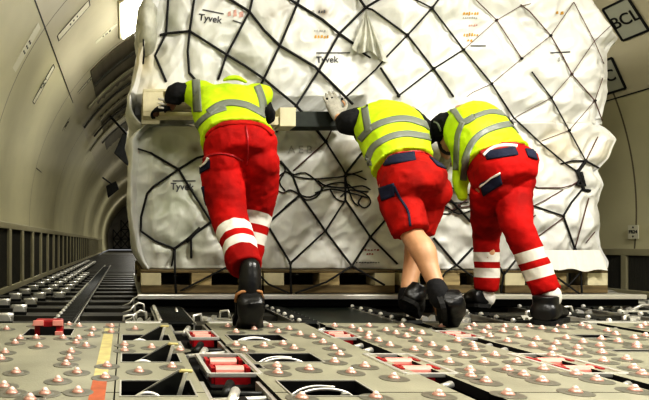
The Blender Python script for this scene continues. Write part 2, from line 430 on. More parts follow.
# stencilled placards on the lining
def on_hull(px, py):
    d = Vector(((px-PX)/F, 1, -(py-PY)/F)); a = d.x**2+d.z**2; b = 2*(-CX*d.x+(CAMZ-CZ)*d.z); c = CX**2+(CAMZ-CZ)**2-R**2
    t = (-b+math.sqrt(b*b-4*a*c))/(2*a); p = EYE+d*t
    return math.atan2(p.z-CZ, p.x-CX), p.y
def hull_frame(th, y, dr, along):
    n = Vector((-math.cos(th), 0, -math.sin(th))); p = hull(th, y, dr)
    yv = Vector((0,1,0))
    if along == 'ring': x = yv.cross(n)*1   # text runs around the hull
    else: x = yv.copy()
    return p, n, x
def placard(px, py, w, h, lines, lab, along='ring', flip=1, border='ends', m='placard', ts=.5, grp=None):
    th, y = on_hull(px, py); p, n, x = hull_frame(th, y, .006, along); x = x*flip; up = n.cross(x)
    T = Matrix(((x.x, up.x, n.x, p.x), (x.y, up.y, n.y, p.y), (x.z, up.z, n.z, p.z), (0,0,0,1)))
    bm = bmesh.new(); box(bm, -w/2, w/2, -h/2, h/2, -.004, .002)
    o = tag(obj('placard', bm, M[m]), lab, 'sign', grp); o.matrix_world = T
    bm = bmesh.new(); t = min(w, h)*.075
    if border in ('ends', 'all'):
        for s in (-1, 1): box(bm, s*w/2-t/2, s*w/2+t/2, -h/2, h/2, .0, .005)
    if border == 'all':
        for s in (-1, 1): box(bm, -w/2, w/2, s*h/2-t/2, s*h/2+t/2, .0, .005)
    if border == 'ends':
        for s in (-1, 1): box(bm, -w/2, w/2, s*h/2-t/7, s*h/2+t/7, .0, .004)
    if border: obj('border', bm, M['markblack'], o)
    else: bm.free()
    for i, s in enumerate(lines):
        k = len(lines)
        if s[0] == '#':
            rr = random.Random(int(px)); bm = bmesh.new(); x0_ = -.055
            for c_ in range(int(s[1:])):
                ww = rr.uniform(.012,.02); box(bm, x0_, x0_+ww, (k-1)/2*.04-i*.04-.012, (k-1)/2*.04-i*.04+.012, .002, .004); x0_ += .045
            obj('marks', bm, M['markblack'], o); continue
        me = text_mesh(s, h*ts/k*1.5, Matrix.Translation((0, (k-1)/2*h/k*.8-i*h/k*.8, .004)), .001, .001)
        link('lettering', me, M['markblack'], o)
    return o
placard(626, 19, .21, .28, ['BCL'], 'black bordered BCL placard high on the right wall', 'long', -1, 'all', 'placard_grey', .30)
placard(607, 77, .23, .26, ['BC'], 'black bordered placard below the BCL one, half hidden by cargo', 'long', -1, 'all', 'placard_grey', .34)
placard(73, 20, .42, .12, ['#3'], 'long cream placard with black end bars at top left', 'ring', 1, 'ends', 'placard', .5)
placard(43, 84, .40, .095, ['BCL', '#3'], 'long cream placard with black end bars left of the long seam', 'ring', 1, 'ends', 'placard', .42)
placard(26, 47, .44, .12, ['#3', '#3'], 'borderless cream placard with two rows of marks', 'ring', 1, None, 'placard', .42)
placard(106, 33, .30, .07, ['B C L'], 'small pale placard beside the bright ceiling light', 'ring', 1, None, 'placard', .5)
placard(87, 82, .42, .09, ['#2'], 'thin placard with black ends at the shade-painted lining', 'ring', 1, 'ends', 'placard', .4)
placard(92, 103, .42, .07, ['BBL'], 'narrow dark edged placard deeper along the left wall', 'ring', 1, 'ends', 'placard', .4)
placard(66, 124, .40, .09, ['BCL'], 'faded placard under the long seam on the left wall', 'ring', 1, 'ends', 'wall', .4)
# frame number plate, right wall
th, y = on_hull(637, 232); p, n, x = hull_frame(th, y, .01, 'long')
up = Vector((0,0,1)); x = -Vector((0,1,0)) if False else Vector((0,1,0)); n = Vector((-1,0,0)); x = up.cross(n)
T = Matrix(((x.x, up.x, n.x, p.x-.02), (x.y, up.y, n.y, p.y), (x.z, up.z, n.z, p.z), (0,0,0,1)))
bm = bmesh.new(); box(bm, -.045, .045, -.055, .055, -.004, .002); o = tag(obj('frame_number_plate', bm, M['placard']), 'small cream plate reading FR24 low on the right wall', 'sign'); o.matrix_world = T
link('lettering', text_mesh('FR24', .036, Matrix.Translation((0,0,.003)), .001, .0008), M['markblack'], o)
bm = bmesh.new(); prism(bm, [(-.008,.03),(.008,.03),(0,.046)], .002, .004, 2); prism(bm, [(-.008,-.03),(0,-.046),(.008,-.03)], .002, .004, 2); obj('arrow_marks', bm, M['markblack'], o)

# ------------------------------------------------------------------ ball mat
YN, YF = .55, 2.80
def mat_panel(x0, x1, cuts, lab, seams=(1.50,)):
    "plate with rectangular openings; cuts = (x0,x1,y0,y1)"
    xs = sorted({x0, x1, *[c for q in cuts for c in q[:2] if x0 < c < x1]}); ys = sorted({YN, YF, *[c for q in cuts for c in q[2:] if YN < c < YF], *[v for s in seams for v in (s-.0025, s+.0025)]})
    bm = bmesh.new(); pool = {}
    def V(x, y, z):
        k = (round(x,5), round(y,5), z); 
        if k not in pool: pool[k] = bm.verts.new((x, y, z))
        return pool[k]
    solid = {}
    for i in range(len(xs)-1):
        for j in range(len(ys)-1):
            cx_, cy_ = (xs[i]+xs[i+1])/2, (ys[j]+ys[j+1])/2
            solid[i,j] = not any(a < cx_ < b and c < cy_ < d for a,b,c,d in cuts) and not any(abs(cy_-s) < .0025 for s in seams)
    for (i,j), ok in solid.items():
        if not ok: continue
        X0, X1, Y0, Y1 = xs[i], xs[i+1], ys[j], ys[j+1]
        bm.faces.new((V(X0,Y0,0), V(X1,Y0,0), V(X1,Y1,0), V(X0,Y1,0)))
        for di, dj, a, b in ((-1,0,(X0,Y0),(X0,Y1)), (1,0,(X1,Y1),(X1,Y0)), (0,-1,(X1,Y0),(X0,Y0)), (0,1,(X0,Y1),(X1,Y1))):
            if not solid.get((i+di, j+dj), False):
                bm.faces.new((V(*b,0), V(*a,0), V(*a,-.03), V(*b,-.03)))
    # lighter raised lips on the edges of openings
    bm.normal_update()
    for f in bm.faces:
        if abs(f.normal.z) < .5: f.material_index = 1  # vertical cut faces black: shade inside the slots put into the colour
    o = tag(obj('ball_mat_panel', bm, [M['plate'], M['black']]), lab, 'floor panel', 'ball mat panels')
    for a,b,c,d in cuts:
        if b > x1 or a < x0: continue
        bm = bmesh.new()
        V_ = [bm.verts.new((x, y, z)) for z in (0, .003) for x, y in ((a-.005,c-.005),(b+.005,c-.005),(b+.005,d+.005),(a-.005,d+.005),(a,c),(b,c),(b,d),(a,d))]
        for i in range(4):
            j = (i+1) % 4
            bm.faces.new((V_[8+i], V_[8+j], V_[12+j], V_[12+i])); bm.faces.new((V_[i], V_[j], V_[8+j], V_[8+i])); bm.faces.new((V_[4+i], V_[12+i], V_[12+j], V_[4+j]))
        obj('opening_lip', bm, M['alu'], o)
    return o
ROWS = [(2.285,2.43), (1.875,2.02), (1.46,1.62), (1.05,1.2), (.65,.8)]
mat_panel(-1.01, -.03, [(-.44,-.235,2.41,2.60)], 'olive ball mat panel at far left with the yellow and red stripe')
mat_panel(-.026, .215, [(-.01,.185,a,b) for a,b in ROWS], 'narrow ball mat panel with the raised triangular latches')
mat_panel(.40, .895, [(.44,.665,a,b) for a,b in ROWS]+[(.40,.44,1.78,1.84)], 'ball mat panel behind the first worker with curved white levers in its slots')
mat_panel(.975, 1.425, [], 'unslotted ball mat panel between the second and third roller slots')
mat_panel(1.485, 2.30, [(1.93,2.06,2.35,2.43),(1.80,2.28,2.05,2.085)], 'ball mat panel behind the third worker')
mat_panel(2.36, 4.01, [(2.8,3.3,2.05,2.085)], 'ball mat panel at far right beside the right wall')
# tray under the mat
bm = bmesh.new(); box(bm, -1.0, 4.0, YN, YF-.01, -.074, -.06); tag(obj('mat_tray', bm, M['black']), 'black tray showing in the slots under the ball mat', 'tray')
# worn stripe painted on the left panel
bm = bmesh.new()
for a, b in ((1.66, 2.62),): box(bm, -.094, -.052, a, b, .0003, .0012)
o = tag(obj('floor_stripe', bm, M['yellow']), 'worn yellow stripe with a red near end on the left mat panel', 'floor marking')
bm = bmesh.new(); box(bm, -.094, -.052, YN, 1.655, .0003, .0012); obj('red_section', bm, M['redpaint'], o)['label'] = 'red painted near end of the stripe'
bm = bmesh.new(); box(bm, -.094, -.052, 2.622, 2.78, .0003, .0012); obj('faded_section', bm, mat('faded_pink_paint', (.42,.26,.18), rough=.6, var=.3, vscale=30), o)['label'] = 'faded pinkish far end of the stripe'

BALLS = [(6.5,328.5),(35,325),(20,338),(15,342.5),(39,346),(5,352),(1,358.5),(36,337.5),(63,337.5),(69,324),(79,325.5),(93,329),(91,335),(78.5,338),(76,342.5),(86,345.5),(71,351.5),(69,358),(66,364),(107,365.5),
(16,372),(77,372),(58,380.5),(12,392.5),(78,391.5),(105,377),(111.5,326),(111,331.5),(135,328.5),(124.5,344.5),(124.5,350),(151.5,347),(180,349.5),(139,371),(172,366.5),
(236,331.5),(254,328.5),(270,326),(289,328.5),(278,331.5),(300,334),(236,344.5),(264,345.5),(283,343.5),(244,350),(294,348),(277,366),(228,326),(278,372.5),(291,374.5),(309,369),(302,397.5),
(334.5,325.5),(352,327),(369,325.5),(360,330.5),(378,327),(386,330),(396,333),(402,326),(406.5,336),(369,334),(368,337.5),(378.5,340.5),(390,345),(313,336.5),(323,342),(334,348),(340,354),(334.5,361.5),(313.5,366),(365,366),(301,334),(314,369),(351,372),(394,377.5),(407.5,382),(376,397),
(411.5,330),(422,333),(419,340.5),(432.5,345),(414,349.5),(429,355),(445.5,349.5),(458,340.5),(473,344.5),(475,349),(463.5,355),(449,362),(484,362),(495,355),(442,326),(468.5,328.5),(474,325),(488,327.5),(484,332),(490,336),(503,331),(505,326),(507.5,341),(470,370),(471,376),(486,381.5),(439,395),(507.6,369.7),(508,394),
(517,362),(524,375),(542.5,381),(517,392),(543.5,369),(576,374),(597,380),(575.7,391.6),(635,390),(578,348),(577,354),(602,352.6),(603.7,361),(627,359),(634,368),(642.6,374),(637,344.6),(600,345.7),(583,342),(556.6,343.4),(553,349),(533,345.7),(526,347),
(542,328),(555.5,325),(564.5,327),(555.5,331),(582,325),(589,327.5),(607.5,330.6),(616,334),(566.5,338),(583,347),(601.4,338.8),(618.4,341.3),(634.7,337.7),(645.8,335.4),(640.5,327),(644.8,324.5),(636.8,347),(604,361),(516,329),(530,326),(519,336),(503,331),(537,339),(518,361),(552,355),(4,386),(45,393),(30,399)]
# balls beyond the near edge of the photograph continue the pattern a little
bpts = []
SLOTS = [(-.05,.20,a,b) for a,b in ROWS]+[(.43,.675,a,b) for a,b in ROWS]
for px, py in BALLS:
    g = G(px, py+1.2, .0)
    if any((g.x-q.x)**2+((g.y-q.y)*1.0)**2 < .0030 for q in bpts): continue
    if g.y > 2.78: continue
    # keep clear of openings
    bad = False
    for a,b,c,d in SLOTS:
        if a-.0 < g.x < b+.0 and c < g.y < d: bad = True
    if bad or min(abs(g.x-e) for e in (.935,1.455,2.33,.3)) < .035: continue
    bpts.append(g)
for k in range(60):
    g = Vector((random.uniform(-.9,2.2), random.uniform(.7,1.38), 0))
    if all((g-q).length > .13 for q in bpts) and not any(a-.05 < g.x < b+.05 and c-.05 < g.y < d+.05 for a,b,c,d in SLOTS) and min(abs(g.x-e) for e in (.935,1.455,.3,-.02)) > .09: bpts.append(g)
proto = None
for g in bpts:
    if proto is None:
        bm = bmesh.new(); lathe(bm, [(.042,.0003),(.042,.0012),(.039,.0018),(.024,.0018),(.020,.003)], n=24)
        proto = tag(obj('ball_transfer_unit', bm, M['disc'], smooth=False), 'pinkish steel transfer ball in a round grey flange on the olive mat', 'ball transfer unit', 'ball transfer units on the mat')
        bm = bmesh.new(); lathe(bm, [(.0175,.002),(.0155,.0055),(.0125,.009),(.0105,.0105)], n=16); kid(proto, obj('collar', bm, M['cone'], proto, smooth=True))
        bm = bmesh.new(); ball(bm, (0,0,.0105), .0088, n=12); kid(proto, obj('steel_ball', bm, M['ball'], proto, smooth=True))
        proto.location = g; continue
    c = copy_tree(proto); c.location = g

# triangular spring latches, slotted panel left
lat = None
LABA = {0:'raised triangular latch nearest the cargo', 1:'raised triangular latch with yellow tip, middle of the row', 2:'raised triangular latch with yellow tip, front one in view'}
for i, (a, b) in enumerate(ROWS[:4]):
    lab = LABA.get(i, 'raised triangular latch at the near edge of the mat')
    y = (a+b)/2-.02
    if lat is None:
        lat = empty('cargo_latch', (0,y,0), lab, 'latch', 'triangular latches in the narrow panel')
        bm = bmesh.new(); prism(bm, [(-.005,-.035),(.15,.052),(.165,.056),(.135,-.05)], -.004, .004, 1); kid(lat, obj('blade', bm, M['dark'], lat))
        bm = bmesh.new(); prism(bm, [(.158,.050),(.170,.052),(.142,-.05),(.128,-.05)], -.013, .013, 1); kid(lat, obj('strut', bm, M['alu_bright'], lat, bevel=.002))
        bm = bmesh.new(); prism(bm, [(-.012,-.04),(.0,-.04),(.158,.052),(.146,.055)], .006, .014, 1); kid(lat, obj('arm', bm, M['alu'], lat))
        bm = bmesh.new(); prism(bm, [(.146,.050),(.152,.057),(.184,.055),(.180,.049)], -.010, .010, 1); kid(lat, obj('tip', bm, M['yellow'], lat, bevel=.002))['label'] = 'yellow painted tip'
        bm = bmesh.new()
        tube(bm, [(.06+.04*math.cos(t), -.035, -.03+.032*math.sin(t)) for t in [PI*k/10 for k in range(11)]], .006, 8)
        tube(bm, [(.06+.02*math.cos(t), -.035, -.03+.016*math.sin(t)) for t in [PI*k/10 for k in range(11)]], .004, 8)
        cyl(bm, (.0,-.035,-.045), (.13,-.035,-.045), .007); kid(lat, obj('claw', bm, M['alu_bright'], lat, smooth=True))
    else:
        c = copy_tree(lat); c.location = (0,y,0); c['label'] = lab
# folded claws further back by the cargo corner
cl = None
for k, (y, w) in enumerate(((3.03,'front'),(3.42,'middle'),(3.81,'rear'))):
    if cl is None:
        bm = bmesh.new()
        for dx in (0,):
            tube(bm, [(-.028,0,-.03),(-.024,0,.022),(.0,0,.034),(.028,0,.026),(.032,0,-.03)], .008, 8)
            tube(bm, [(-.10,0,-.03),(-.05,0,-.01),(-.028,0,.02)], .007, 8)
        cl = tag(obj('folded_claw', bm, M['alu_bright'], smooth=True), '', 'latch', 'folded claws beside the cargo corner'); cl.location = (.085,y,0)
        bm = bmesh.new(); box(bm, -.11, .05, -.012, .012, -.06, -.028); kid(cl, obj('claw_base', bm, M['dark'], cl))
        c = cl
    else: c = copy_tree(cl); c.location = (.085,y,0)
    c['label'] = 'bright folded metal claw left of the cargo corner, %s one of three' % w

# curved levers in slots of the second slotted panel
lv = None
for i, (a, b) in enumerate(ROWS[:4]):
    y = (a+b)/2
    if lv is None:
        lv = empty('slot_lever', (.44,y,0), '', 'latch', 'curved levers in the slots')
        bm = bmesh.new()
        pts = [(0,0,-.045),(.03,0,-.022),(.07,0,-.006),(.12,0,-.002),(.17,0,-.012),(.205,0,-.04)]
        tube(bm, catmull(pts,4), .0045, 8)
        tube(bm, catmull([(.0,.02,-.045),(.05,.035,-.014),(.10,.04,-.004),(.15,.035,-.006)],4), .004, 8); kid(lv, obj('curved_arm', bm, M['alu_bright'], lv, smooth=True))
        bm = bmesh.new(); prism(bm, [(.13,-.055),(.15,-.008),(.165,-.006),(.19,-.055)], -.03, -.012, 1); prism(bm, [(.0,-.05),(.03,-.008),(.045,-.008),(.06,-.05)], -.03,-.015,1); kid(lv, obj('bracket', bm, M['alu'], lv))
        c = lv
    else: c = copy_tree(lv); c.location = (.44,y,0)
    c['label'] = 'curved bright lever in a mat slot, '+['farthest, just behind the first worker','second from the worker','third from the worker','at the near edge'][i]

# red / pink roller drive units in the long slots
ru = None
for ix, x in enumerate((.335, .935, 1.455)):
    for iy, y in enumerate((1.86, 2.45)):
        if ru is None:
            ru = empty('roller_unit', (x,y,0), '', 'roller unit', 'pink roller units in the long slots')
            bm = bmesh.new()
            for s in (-1, 1):
                box(bm, s*.078-.007, s*.078+.007, -.15, .15, -.010, .005); box(bm, -.078, .078, s*.15-.006, s*.15+.006, -.010, .004)
            kid(ru, obj('unit_frame', bm, M['alu_bright'], ru, bevel=.002))
            bm = bmesh.new(); box(bm, -.07, .07, -.145, .145, -.058, -.045); kid(ru, obj('well', bm, M['black'], ru))
            for s in (-1, 1):
                bm = bmesh.new(); cyl(bm, (-.045,s*.06,-.012), (.045,s*.06,-.012), .019, 14)
                kid(ru, obj('roller', bm, M['pinkroll'], ru, smooth=False))
                bm = bmesh.new(); box(bm, -.052, .052, s*.06-.040, s*.06-.026, -.045, -.010); box(bm, -.062, -.050, s*.06-.03, s*.06+.03, -.045, .004); box(bm, .050, .062, s*.06-.03, s*.06+.03, -.045, .004); kid(ru, obj('roller_cradle', bm, M['redlatch'], ru))
            c = ru
        else: c = copy_tree(ru); c.location = (x,y,0)
        if iy == 1: c.scale = (.75,.6,1)
        c['label'] = '%s roller unit with pink rollers in the %s long slot' % (['near','far'][iy], ['left','middle','right'][ix])
# silver and dark hardware in the left slot
bm = bmesh.new()
hw = empty('slot_linkage', (.31,1.4,0), 'dark jumble of rods and silver links in the left long slot', 'linkage')
for s in (-.085,.08):
    for y0_, y1_ in ((-.8,.25),(.63,.93),(1.2,1.4)):
        bm = bmesh.new(); box(bm, s-.006, s+.006, y0_, y1_, -.06, -.008); obj('side_rail', bm, M['alu'], hw)
for k, y in enumerate((.02,.12,.2,.72,.84,1.28)):
    bm = bmesh.new(); cyl(bm, (-.08,y,-.03), (.07,y+random.uniform(-.06,.06),-.02), .009); cyl(bm, (-.03,y-.03,-.03), (.0,y+.05,-.015), .014)
    obj('link_rod', bm, M['alu_bright'] if k % 2 else M['dark'], hw, smooth=True)
# small slot fittings in the middle/right long slots
for x, nm in ((.935,'middle'), (1.455,'right'), (2.33,'far right')):
    f = empty('track_fitting', (x,0,0), 'dark track with bright seat studs in the %s long slot' % nm, 'track', 'tracks in the long slots')
    bm = bmesh.new(); box(bm, -.03, .03, YN, YF-.02, -.06, -.045)
    obj('track', bm, M['dark'], f)
    for y in (1.62,2.15,2.24,2.66,1.2):
        bm = bmesh.new(); cyl(bm, (-.018,y,-.018), (.02,y+.02,-.014), .011, 10); obj('stud', bm, M['alu'], f, smooth=True)

# red latch box, left
r = empty('red_latch_block', (-.34,2.50,0), 'dark red upright latch block in the left mat panel', 'latch')
bm = bmesh.new(); box(bm, -.062, .062, -.02, .05, -.05, .058); obj('block', bm, M['redlatch'], r, bevel=.008)
bm = bmesh.new(); bm.free()
for q in ((-.066,-.02,.034,.058),(.02,.066,.034,.058),(.03,.066,-.01,.01)):
    bm = bmesh.new(); box(bm, q[0], q[1], -.03, -.018, q[2], q[3]); obj('ear', bm, M['pinkroll'], r, bevel=.002)
bm = bmesh.new(); box(bm, -.035, .035, -.026, -.018, -.02, .03); obj('recess_plate', bm, M['black'], r)

# ------------------------------------------------------------------ roller tracks behind the mat
def track(x, y0, y1, lab, pitch=.065, h=.0, n_max=100, w=.05, bright=.6):
    t = empty('roller_track', (x,y0,0), lab, 'roller track', 'roller tracks running down the hold')
    L = y1-y0
    bm = bmesh.new()
    for s in (-1, 1): box(bm, s*w-.004, s*w+.004, 0, L, -.07, h-.006); box(bm, s*w-.012, s*w+.012, 0, L, h-.012, h-.006)
    obj('rail', bm, M['alu_bright'] if x > 2.4 else M['alu'], t)
    n = min(n_max, int(L/pitch))
    bm = bmesh.new(); cyl(bm, (-w+.005,0,h-.01), (w-.005,0,h-.01), .016, 10); me = bpy.data.meshes.new('roller'); bm.to_mesh(me); bm.free()
    bm = bmesh.new(); ball(bm, (0,0,0), .013, n=8); me2 = bpy.data.meshes.new('stud'); bm.to_mesh(me2); bm.free()
    for k in range(n):
        o = link('roller', me if k else me, None, t); 
        if k == 0: me.materials.append(M['dark']); me2.materials.append(M['alu_bright'])
        o.location = (0, pitch*(k+.5), 0)
        if k % 2 == 0 and k < 40:
            s = link('roller_stud', me2, None, o); s.location = (-w*.9, 0, h+.004)
    return t
track(-.315, 2.85, 10.3, 'long roller track running down the hold behind the red latch block')
track(.935, 2.83, 5.9, 'roller track running under the cargo between the first and second workers')
track(1.47, 2.83, 5.9, 'roller track running under the cargo beside the second worker')
track(2.03, 2.83, 5.9, 'roller track running under the cargo just left of the third worker')
track(2.52, 2.83, 5.9, 'roller track running under the cargo right of the third worker')
track(2.92, 2.83, 5.9, 'roller track at the right corner of the cargo')
track(3.35, 2.83, 5.9, 'roller track right of the cargo, second from the right wall')
track(3.72, 2.83, 5.9, 'roller track nearest the right wall')
track(.26, 2.83, 3.55, 'short dark roller track left of the first worker', w=.09, pitch=.045)
# right side transverse bright bars and clips
for k, (x, y) in enumerate(((3.05,3.25),(3.5,3.3),(3.3,3.75),(3.75,3.85),(3.6,4.2))):
    b = empty('floor_clip', (x,y,0), 'bright metal floor clip by the right wall, '+['nearest the mat, left','nearest the mat, right','second row, left','second row, right','back row'][k], 'clip', 'floor clips by the right wall')
    bm = bmesh.new(); box(bm, -.17, .17, -.02, .02, -.03, .008); obj('bar', bm, M['alu_bright'], b, bevel=.003)
    bm = bmesh.new(); tube(bm, [(-.12,0,.005),(-.05,0,.04),(.05,0,.04),(.12,0,.005)], .009, 8); obj('loop', bm, M['alu'], b, smooth=True)
# dark smooth floor plates between tracks
bm = bmesh.new(); box(bm, 1.0, 1.40, 2.84, 3.6, -.074, -.008); tag(obj('floor_cover_plate', bm, mat('dark_green_plate', (.028,.036,.030), rough=.35)), 'smooth dark green floor plate between the tracks in front of the cargo', 'floor plate')
for a, b, lab in ((0,.18,'pale metal edging bar at the mat edge left of the first worker'),(.42,.72,'pale metal edging bar at the mat edge behind the first worker shoe'),(2.32,2.72,'pale metal edging bar at the mat edge right of the third worker shoe')):
    bm = bmesh.new(); box(bm, a, b, 2.802, 2.86, -.05, .003); tag(obj('mat_edge_bar', bm, M['alu_bright'], bevel=.003), lab, 'edging')
# pallet locks and seat blocks scattered on the tray floor in front of the load
lk = None
spots = [(.05,3.0,'just left of the cargo corner'),(.42,3.05,'behind the first worker, left'),(.60,3.2,'behind the first worker, right'),(.30,3.3,'under the left corner of the load'),(1.62,3.1,'left of the middle worker'),(1.75,2.95,'between the feet of the middle worker'),(1.9,3.25,'right of the middle worker'),(2.2,3.0,'between the feet of the third worker'),(2.35,3.2,'behind the third worker'),
         (2.7,3.0,'right of the third worker, near'),(2.72,3.4,'right of the third worker, far'),(3.1,3.0,'toward the right wall, near left'),(3.15,3.55,'toward the right wall, middle left'),(3.55,3.05,'toward the right wall, near right'),(3.52,3.55,'toward the right wall, middle right'),(3.5,4.1,'toward the right wall, far'),(3.85,3.5,'close to the right wall, near'),(3.85,4.0,'close to the right wall, far')]
for k, (x, y, w) in enumerate(spots):
    if lk is None:
        lk = empty('pallet_lock', (x,y,-.02), '', 'lock', 'pallet locks on the tray floor')
        bm = bmesh.new(); prism(bm, [(-.09,-.05),(-.09,-.01),(.09,-.01),(.09,-.05)], -.03, .03, 1); kid(lk, obj('lock_base', bm, M['alu'], lk, bevel=.004))
        bm = bmesh.new(); tube(bm, [(-.06,0,-.01),(-.055,0,.028),(-.01,0,.034),(.0,0,-.01)], .008, 8); kid(lk, obj('lock_claw', bm, M['alu_bright'], lk, smooth=True))
        bm = bmesh.new(); cyl(bm, (.03,-.025,.0), (.03,.025,.0), .018, 12); kid(lk, obj('lock_roller', bm, M['alu_bright'], lk))
        bm = bmesh.new(); prism(bm, [(.05,-.01),(.085,.022),(.09,-.01)], -.02, .02, 1); kid(lk, obj('lock_wedge', bm, M['alu'], lk))
        c = lk
    else: c = copy_tree(lk); c.location = (x,y,-.02)
    c.rotation_euler.z = [0,.5,-.4,PI/2][k % 4]; c['label'] = 'bright metal pallet lock on the dark floor '+w
# left side guides
g0 = None
gi = 0
for row, (x, n, y0) in enumerate(((-.63, 22, 2.95), (-.80, 24, 2.90), (-.49, 8, 4.2))):
    for k in range(n):
        y = y0+.4*k
        if g0 is None:
            bm = bmesh.new(); prism(bm, [(-.036,-.03),(-.036,.012),(-.018,.034),(.02,.034),(.036,.012),(.036,-.03)], -.035, .035, 1)
            g0 = tag(obj('side_guide', bm, M['alu'], bevel=.004), '', 'cargo guide', 'side guides along the left wall')
            bm = bmesh.new(); box(bm, -.05, .05, -.065, -.05, -.05, .0); kid(g0, obj('guide_foot', bm, M['dark'], g0))
            bm = bmesh.new(); cyl(bm, (-.045,-.01,.026), (.045,-.01,.026), .013, 10); kid(g0, obj('guide_roller', bm, M['alu_bright'], g0, smooth=True))
            c = g0
        else: c = copy_tree(g0)
        c.location = (x,y,-.005)
        c['label'] = 'grey metal side guide bolted to the floor, %s row from the left wall' % ['middle','outer','inner'][row]
        c['group'] = 'side guides, %s row from the left wall' % ['middle','outer','inner'][row]

# ------------------------------------------------------------------ cargo
def lerp(tab, v):
    if v <= tab[0][0]: return tab[0][1]
    for (a, x), (b, y) in zip(tab, tab[1:]):
        if v <= b: return x+(y-x)*(v-a)/(b-a)
    return tab[-1][1]
YC = 3.72
def zz(py): return CAMZ-(py-PY)*YC/F
def xx(px): return (px-PX)*YC/F
# net straps: polylines in photograph pixels, width class
NET = [
 ([(170,-30),(168,0),(166,34)],2), ([(197,-30),(194,0),(189.5,31.5)],2), ([(160,35.5),(165,34),(189.5,31.5)],2), ([(166,34),(155,56),(166,82)],2),
 ([(189.5,31.5),(187.5,52),(189,73),(195,80)],2), ([(189.5,31.5),(226.5,55),(246,67),(263.5,79),(296,106),(309,121),(315,128.6),(325.4,142)],2),
 ([(218,80),(226.5,55),(249.2,12),(252,0),(256,-20)],2), ([(215,-8),(230,0),(249.2,12),(264,31),(279.5,46),(314.5,67),(318.4,70.7),(340,92),(352,104)],2),
 ([(259,88),(263.5,79),(279.5,46),(297,4.5),(300,-4),(306,-20)],2), ([(270,-12),(290,0),(297,4.5),(322,20),(339,34),(353,44)],2),
 ([(276,132),(280,128),(296,106),(318.4,70.7),(339,34),(365,8),(380,-1),(400,-14)],2), ([(340,-24),(359,-1),(365,8)],2),
 ([(365,8),(372,10),(407,35.5),(433,69),(453,97)],1.4), ([(341,101),(347,96),(375,70),(388,55),(407,35.5),(431.5,8.5),(438,0),(448,-16)],1.4),
 ([(360,52),(370,58)],1.4), ([(380,68),(398,95)],1.6), ([(398,96),(433,69),(463,50)],1.3), ([(400,-12),(415,0),(431.5,8.5),(463,50),(491,84),(513,118),(538.5,142),(565,164),(577,172)],1.6),
 ([(463,50),(496,20.5),(519,7),(530,4)],0.8), ([(466,97),(472,92.5),(491,84),(521,59),(550,36),(573,2.5)],0.8), ([(462,-14),(475,0),(496,20.5),(521,59)],1.0),
 ([(520,5),(529,12),(550,36),(560.5,54),(571,74.5),(594,101),(601.5,121)],1.2), ([(573,2.5),(593.5,41.5),(603,64)],0.8), ([(610,26),(593.5,41.5),(571,74.5),(550.5,98),(519,115),(505,124)],0.8),
 ([(531,72),(550.5,98),(568.3,130.5),(585,161)],1.3), ([(602,78),(594,101),(568.5,130.5),(541,141)],0.8), ([(585,161),(597,137)],1.2), ([(560,164),(572,161),(585,161),(597.6,168)],1.4),
 ([(585,161),(577,172),(583,190),(589,191)],2.4), ([(575,170),(580,178),(576,185),(584,186),(580,172)],2.2), ([(526,205),(533,206),(562.5,216),(574,248.6),(578,254),(580,270),(581,293)],1.4),
 ([(562.5,216),(571,202),(581,190)],1.4), ([(562.5,218),(538,236)],0.9), ([(528,184),(537,188),(561,188),(572,185),(580,180)],1.2), ([(533,206),(545,200),(562,190)],0.9),
 ([(574,248.6),(588,198)],0.9), ([(574,250),(556,271)],0.9), ([(580,272),(567,286),(557,278),(579,294)],1.3), ([(576,254),(590,254)],0.8), ([(585,243),(594,232)],0.8),
 ([(315,128.6),(325.4,142),(342,168),(345,174)],1.4), ([(340,112),(332.5,127.5),(325.4,142),(293,171)],1.2), ([(280,161),(292,175),(299.5,195),(309,208),(325,231),(351.5,266),(384,285)],1.7),
 ([(365,150),(360,155),(345,174),(345,200)],1.7), ([(299.5,195),(266.5,224),(290,263),(291,294)],1.7), ([(299.5,195),(285,207)],1.4), ([(345,200),(325,231),(290,263)],1.5),
 ([(345,200),(370,237),(397,264)],1.6), ([(395,212),(384,221),(370,237),(351.5,266),(326,282),(295,293)],1.6), ([(255,271),(268,284),(291,294)],1.6),
 ([(150.5,153),(178.5,169.5),(189,187),(203,209),(214,226),(222,242)],1.9), ([(205,156),(197,158),(178.5,169.5),(153,187),(147,193.6),(141,217),(140.6,231),(155,241),(174.5,248.6)],1.9),
 ([(150.5,153),(138,149)],1.5), ([(215,218),(211,222),(197,232),(174.5,248.6)],2.2), ([(174.5,248.6),(171.5,266)],1.7), ([(174.5,248.6),(175,278),(176,293)],1.9), ([(191,237),(191,258)],1.7), ([(200,228),(186,242)],3.2),
 ([(227,267),(180,291)],1.5), ([(152,26),(143,36),(144,55),(143,64)],1.4),
 ([(443,192),(470,222)],1.6), ([(433,238),(456,265),(472,248)],1.7), ([(456,265),(445,272),(438,284)],1.3), ([(456,265),(474,278),(484,290)],1.5), ([(516,259),(503,275),(500,293)],1.5), ([(503,275),(496,261)],1.4),
 ([(443,192),(432,205),(452,210),(466,200)],1.2), ([(438,210),(447,196),(458,208),(470,206)],1.2), ([(535,215),(526,222)],1.0),
]
